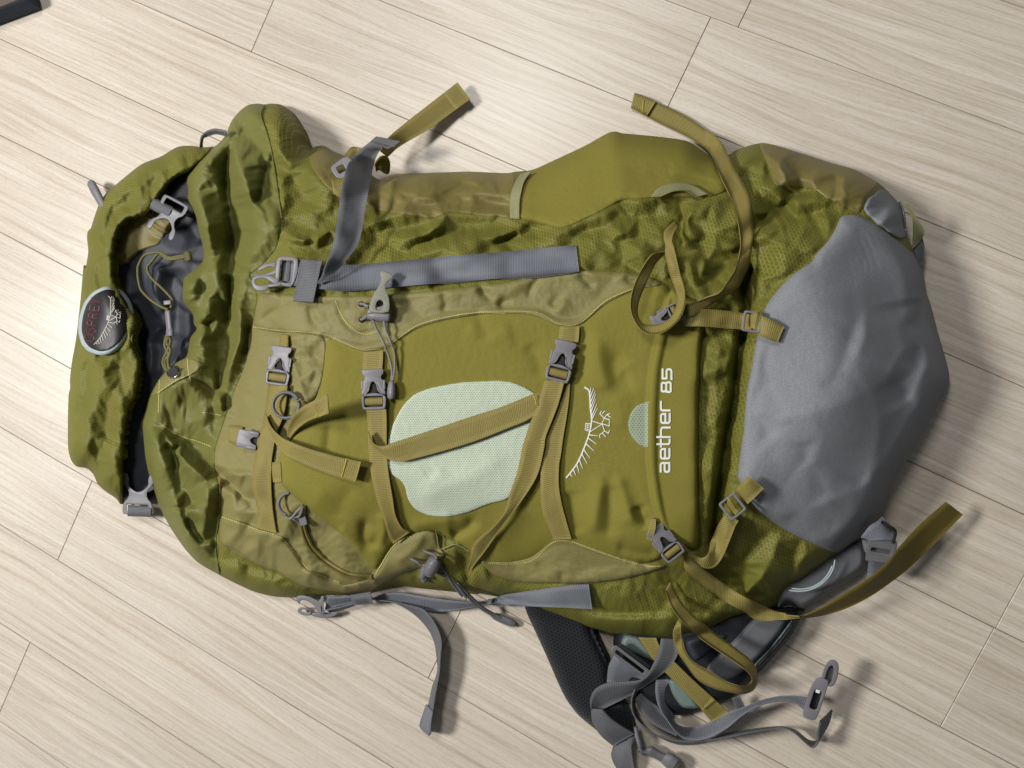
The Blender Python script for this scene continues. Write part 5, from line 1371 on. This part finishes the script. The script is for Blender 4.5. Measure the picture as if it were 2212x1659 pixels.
# wire ring at the lower right, belt hardware
tube('wire_loop', "m 1420,1055,40 1500,1062,42 1580,1052,43 1670,1010,44 1740,940,44 1775,870,44 1785,812,44", .8, 'rim', pack, absz=True)
tube('wire_loop', "m 1440,1040,40 1520,1045,42 1600,1030,43 1680,985,44 1735,920,44 1765,860,44", .8, 'rim', pack, absz=True)
tube('wire_loop', "k 1490,595,30 1515,650,30 1530,720,30 1538,820,28", 1.3, 'metal', pack, absz=True)
tw(flat_part('ladder_lock', [rrect(-32, -26, 32, 26, 5), rrect(-22, -4, 20, 4, 3)], 4, 'dplastic', pack, ev('o 1082,540'), 8, 1.0, 54, absz=True))
tube('ladder_edge', "o 1085,310,62 1140,345,62 1190,380,60 1185,440,58 1172,480,58", 1.6, 'hole', pack, absz=True)
# hip belt buckle: frame with curved bar
o = tw(flat_part('belt_buckle', [rrect(-46, -10, 46, 10, 6), rrect(-36, -3, 36, 4, 3)], 7, 'dplastic', pack, ev('n 565,815'), 37, 1.05, 32, absz=True))
tube('buckle_bar', "n 470,720,38 560,790,40 640,860,40 710,925,38", 2.2, 'black_lining', o, absz=True) if False else None
tw(flat_part('buckle_bar', [rrect(-42, -4, 42, 4, 3)], 5, 'black_lining', o, ev('n 600,770'), 37, 1.0, 36, absz=True))
# sternum style hook buckle at the lower right
q0 = ev('n 2035,1110')
o = tw(flat_part('hook_buckle', [rnd([(-18, -48), (14, -48), (18, -40), (16, 40), (10, 48), (-12, 48), (-20, 40)], 2), rrect(-8, -20, 9, 24, 6)], 8, 'plastic', pack, q0, 17, .98, 30, absz=True, tilt=(.1, -.12), label='grey slotted buckle half on the end of the belt strap'))
flat_part('recess_plate', [rrect(-9, -21, 10, 25, 6)], 1.2, 'hole', o, q0, 17, .98, 30.5, absz=True, tilt=(.1, -.12))
tw(flat_part('buckle_pin', [rrect(-5, -20, 5, -13, 2)], 1.6, 'white', o, q0, 17, .98, 36, absz=True, tilt=(.1, -.12)))
h0 = ev('n 2150,905')
tw(flat_part('buckle_hook', [rnd([(-16, 30), (-16, -10), (-8, -28), (6, -30), (16, -18), (18, 14), (12, 30)], 2), rnd([(-8, 24), (-7, -8), (0, -18), (7, -8), (7, 24)], 1)], 8, 'plastic', o, h0, 14, 1.0, 32, absz=True))
flat_part('recess_plate', [rnd([(-9, 25), (-8, -8), (0, -19), (8, -8), (8, 25)], 1)], 1.2, 'dplastic', o, h0, 14, 1.0, 32.5, absz=True)
# bottom hook and rounded end near the frame edge
tube('belt_hook', "n 605,1330,16 620,1400,18 640,1470,18 650,1510,14", 2.6, 'plastic', pack, absz=True)
lathe('belt_toggle', ev('n 850,1590'), 28, [(-48, 6), (-40, 12), (-20, 10), (0, 11), (14, 16), (30, 15), (38, 6)], 11, 'dplastic', absz=True)
lathe('belt_toggle_tip', ev('n 870,1595'), 32, [(-14, 3), (-10, 14), (4, 17), (18, 16), (26, 6)], 13, 'plastic', absz=True)
tube('belt_toggle_arm', "n 640,1510,10 720,1530,9 800,1560,8", 3.4, 'dplastic', pack, absz=True)
# lower left buckle end on the floor side
q1 = ev('q 300,390')
o = tw(flat_part('buckle', [rnd([(-46, -16), (-44, -26), (-30, -28), (-12, -22), (4, -14), (12, -6), (14, 14), (0, 12), (-2, 0), (-16, -12), (-30, -18), (-38, -14), (-38, -6)], 1)], 6, 'plastic', pack, q1, 0, 1.0, 14, absz=True, label='grey buckle half standing on edge at the lower left'))
tw(flat_part('buckle_prong', [rnd([(-44, 6), (-38, -2), (-20, 0), (-12, 8), (-13, 17), (-24, 17), (-38, 14)], 1), rnd([(-36, 6), (-30, 3), (-18, 5), (-16, 10), (-28, 11)], 1)], 6, 'plastic', o, q1, 0, 1.0, 8, absz=True))
tw(flat_part('buckle_frame', [rnd([(-14, 10), (8, 12), (40, 8), (46, 10), (40, 18), (20, 22), (4, 22), (-14, 17)], 1)], 6, 'plastic', o, q1, 0, 1.0, 7, absz=True))
tw(flat_part('buckle_frame', [rnd([(8, -26), (16, -26), (13, -4), (17, 12), (8, 14), (5, -6)], 1)], 8, 'plastic', o, q1, 0, 1.0, 12, absz=True))

# ================================================================== PRINT AND BADGE
def strokes(name, lines, width, mat, parent, Z=None, h=.7, fr='h', ends=1.0, curve=True, taper=None):
    V = []; F = []; n0 = 0; Z = ZTOP if Z is None else Z
    for k, ln in enumerate(lines):
        p = T(fr + ' ' + ' '.join(f'{x},{y}' for x, y in ln))[:, :2]
        if curve and len(p) > 2: p = catmull(p, 6)
        n = max(3, int(np.linalg.norm(np.diff(p, axis=0), axis=1).sum() / 1.6)); p = resample(p, n) if curve else p
        t = np.gradient(p, axis=0); t /= np.linalg.norm(t, axis=1, keepdims=True) + 1e-9
        if not curve:
            t = np.zeros_like(p); d = np.diff(p, axis=0); d /= np.linalg.norm(d, axis=1, keepdims=True)
            t[0], t[-1] = d[0], d[-1]
            for q in range(1, len(p) - 1): t[q] = (d[q - 1] + d[q]) / np.linalg.norm(d[q - 1] + d[q])
            sc = np.ones(len(p))
            for q in range(1, len(p) - 1): sc[q] = 1 / max(.5, float(t[q] @ d[q]))
        else: sc = np.ones(len(p))
        nn = np.stack([-t[:, 1], t[:, 0]], 1) * (width / 2 * sc)[:, None]
        if taper: nn *= np.linspace(1, taper, len(p))[:, None]
        p = p.copy(); p[0] -= t[0] * width * .5 * ends; p[-1] += t[-1] * width * .5 * ends * (taper or 1)
        a, b = p + nn, p - nn; z = np.maximum(sample(Z, a[:, 0], a[:, 1]), sample(Z, b[:, 0], b[:, 1])) + (h + .012 * (k % 9)) * .001
        A, B = P(a[:, 0], a[:, 1], z), P(b[:, 0], b[:, 1], z); m = len(p)
        A2, B2 = A - np.array([0, 0, .0005]), B - np.array([0, 0, .0005])
        V += [A, B, A2, B2]
        i = n0 + np.arange(m)
        for q in range(m - 1):
            a0, a1 = n0 + q, n0 + q + 1; F += [(a0, a1, a1 + m, a0 + m), (a0 + 2 * m, a1 + 2 * m, a1, a0), (a0 + m, a1 + m, a1 + 3 * m, a0 + 3 * m)]
        n0 += 4 * m
    return mesh_obj(name, np.concatenate(V), F, mat, parent, None, False)
SPINE = [(1013, 1058), (1042, 1080), (1050, 1130), (1055, 1220), (1065, 1320), (1045, 1425), (1000, 1550), (952, 1655), (905, 1722), (866, 1770)]
FEATH = [[(1050, 1105), (1060, 1058)], [(1051, 1140), (1083, 1062)], [(1053, 1180), (1094, 1084)], [(1056, 1220), (1099, 1106)], [(1058, 1255), (1098, 1148)], [(1062, 1290), (1108, 1186)], [(1065, 1312), (1112, 1220)],
         [(1045, 1432), (1110, 1440)], [(1035, 1455), (1102, 1505)], [(1018, 1500), (1084, 1560)], [(1000, 1545), (1051, 1616)], [(985, 1580), (1030, 1660)], [(965, 1622), (994, 1698)], [(945, 1665), (968, 1735)], [(918, 1705), (940, 1752)], [(890, 1740), (912, 1762)]]
LEGS = [[(1065, 1322), (1145, 1347)], [(1048, 1412), (1150, 1345)], [(1145, 1345), (1166, 1300), (1130, 1266), (1142, 1246)], [(1150, 1265), (1168, 1244)], [(1166, 1300), (1186, 1272), (1212, 1292)], [(1186, 1272), (1208, 1264)],
        [(1148, 1345), (1205, 1362), (1206, 1312), (1166, 1302)], [(1150, 1352), (1168, 1402), (1198, 1420), (1206, 1396)], [(1168, 1402), (1126, 1436), (1132, 1454)], [(1152, 1420), (1174, 1446)]]
HEAD = [[(1020, 1340), (1056, 1345), (1050, 1404), (1014, 1394), (1020, 1340)], [(1030, 1352), (1028, 1388)], [(1030, 1354), (1044, 1356)], [(1029, 1370), (1042, 1372)], [(1028, 1388), (1040, 1390)]]
em = strokes('bird_emblem', [SPINE], 3.1, 'white', pocket)
strokes('emblem_feathers', FEATH, 2.6, 'white', pocket, taper=.35)
strokes('emblem_feet', LEGS + HEAD, 1.7, 'white', pocket, curve=False, h=.75)
# lettering on the strip, read upwards
LET = dict(a=[[(4, 70), (56, 70), (66, 67), (72, 56), (72, 0)], [(72, 38), (14, 38), (5, 34), (2, 26), (2, 12), (6, 3), (15, 0), (72, 0)]],
           e=[[(4, 35), (72, 35), (72, 56), (67, 66), (58, 70), (16, 70), (6, 66), (2, 57), (2, 13), (6, 4), (16, 0), (72, 0)]],
           t=[[(16, 98), (16, 14), (20, 4), (30, 0), (50, 0)], [(-2, 70), (50, 70)]], h=[[(2, 100), (2, 0)], [(2, 70), (56, 70), (68, 66), (74, 56), (74, 0)]],
           r=[[(2, 0), (2, 56), (6, 66), (16, 70), (70, 70)]],
           eight=[[(8, 42), (6, 66), (12, 74), (60, 74), (68, 66), (66, 42), (58, 37), (14, 37), (8, 42)], [(14, 37), (4, 31), (2, 10), (8, 1), (64, 1), (72, 10), (70, 31), (60, 37)]],
           five=[[(72, 72), (4, 72), (4, 40), (58, 40), (68, 37), (73, 28), (73, 12), (68, 3), (58, 0), (0, 0)]])
for ch, xb, y0, sx in (('a', 1680, 1727, 1.0), ('e', 1681, 1622, 1.08), ('t', 1682, 1522, 1.0), ('h', 1683, 1452, 1.05), ('e', 1683, 1340, 1.02), ('r', 1682, 1241, 1.0), ('eight', 1692, 1096, 1.12), ('five', 1697, 990, 1.05)):
    strokes('letter', [[(xb - y * .98, y0 - x * sx) for x, y in ln] for ln in LET[ch]], 4.3, 'white', strip, curve=False, h=.8)
# oval badge on the lid
BO = outline("b 430,253 330,300 260,385 224,500 214,615 240,712 290,772 380,804 460,790 540,730 600,640 630,540 634,450 610,370 560,300 500,262")
Zbad = blur(Zl, 11) + .006
bdg = panel('logo_badge', BO, Zbad, 3.2, 'rim', lid, skirt=5, lip=1.4, label='black oval badge with a silver rim')
ctr = BO.mean(0); BI = ctr + (BO - ctr) * .90 + np.array([1.6, -.6])
ins = panel('badge_face', BI, Zbad, 3.6, 'badge', lid, skirt=1.5, lip=.4)
ZB = Zbad + .0036
LT = dict(O=[[(20, 0), (50, 8), (60, 50), (50, 92), (20, 100), (-2, 85), (-8, 50), (-2, 15), (20, 0)]], S=[[(50, 88), (30, 100), (6, 90), (4, 68), (22, 55), (44, 44), (50, 22), (36, 2), (12, 2), (0, 16)]],
          P=[[(6, 0), (6, 100), (40, 98), (50, 76), (40, 52), (8, 50)]], R=[[(6, 0), (6, 100), (40, 98), (50, 76), (40, 54), (8, 52)], [(24, 52), (54, 0)]],
          E=[[(46, 100), (6, 100), (6, 0), (48, 0)], [(6, 52), (38, 52)]], Y=[[(0, 100), (26, 50), (26, 0)], [(54, 100), (26, 50)]])
import itertools
d_ = np.array([(388 - 330), (345 - 695)]) / 6.0; dl = d_ / np.linalg.norm(d_); up = np.array([dl[1], -dl[0]])
for k, ch in enumerate('OSPREY'):
    o0 = np.array([338, 690]) + d_ * k
    strokes('badge_letter', [[tuple(o0 + dl * x * .78 + up * y * .72) for x, y in ln] for ln in LT[ch]], 1.7, 'red_print', ins, Z=ZB, h=.5, fr='b', curve=ch in 'OS')
def mv(l): 
    # same bird, scaled into the badge
    A0 = np.array([1013, 1058]); A1 = np.array([866, 1770]); B0 = np.array([457, 335]); B1 = np.array([342, 716])
    e = A1 - A0; f = B1 - B0; s = np.linalg.norm(f) / np.linalg.norm(e); th = math.atan2(f[1], f[0]) - math.atan2(e[1], e[0]); c, q = math.cos(th) * s, math.sin(th) * s
    return [tuple(B0 + np.array([c * (x - A0[0]) - q * (y - A0[1]), q * (x - A0[0]) + c * (y - A0[1])])) for x, y in l]
strokes('badge_emblem', [mv(l) for l in [SPINE] + FEATH + LEGS + HEAD], 1.5, 'grey_print', ins, Z=ZB, h=.6, fr='b', curve=False)
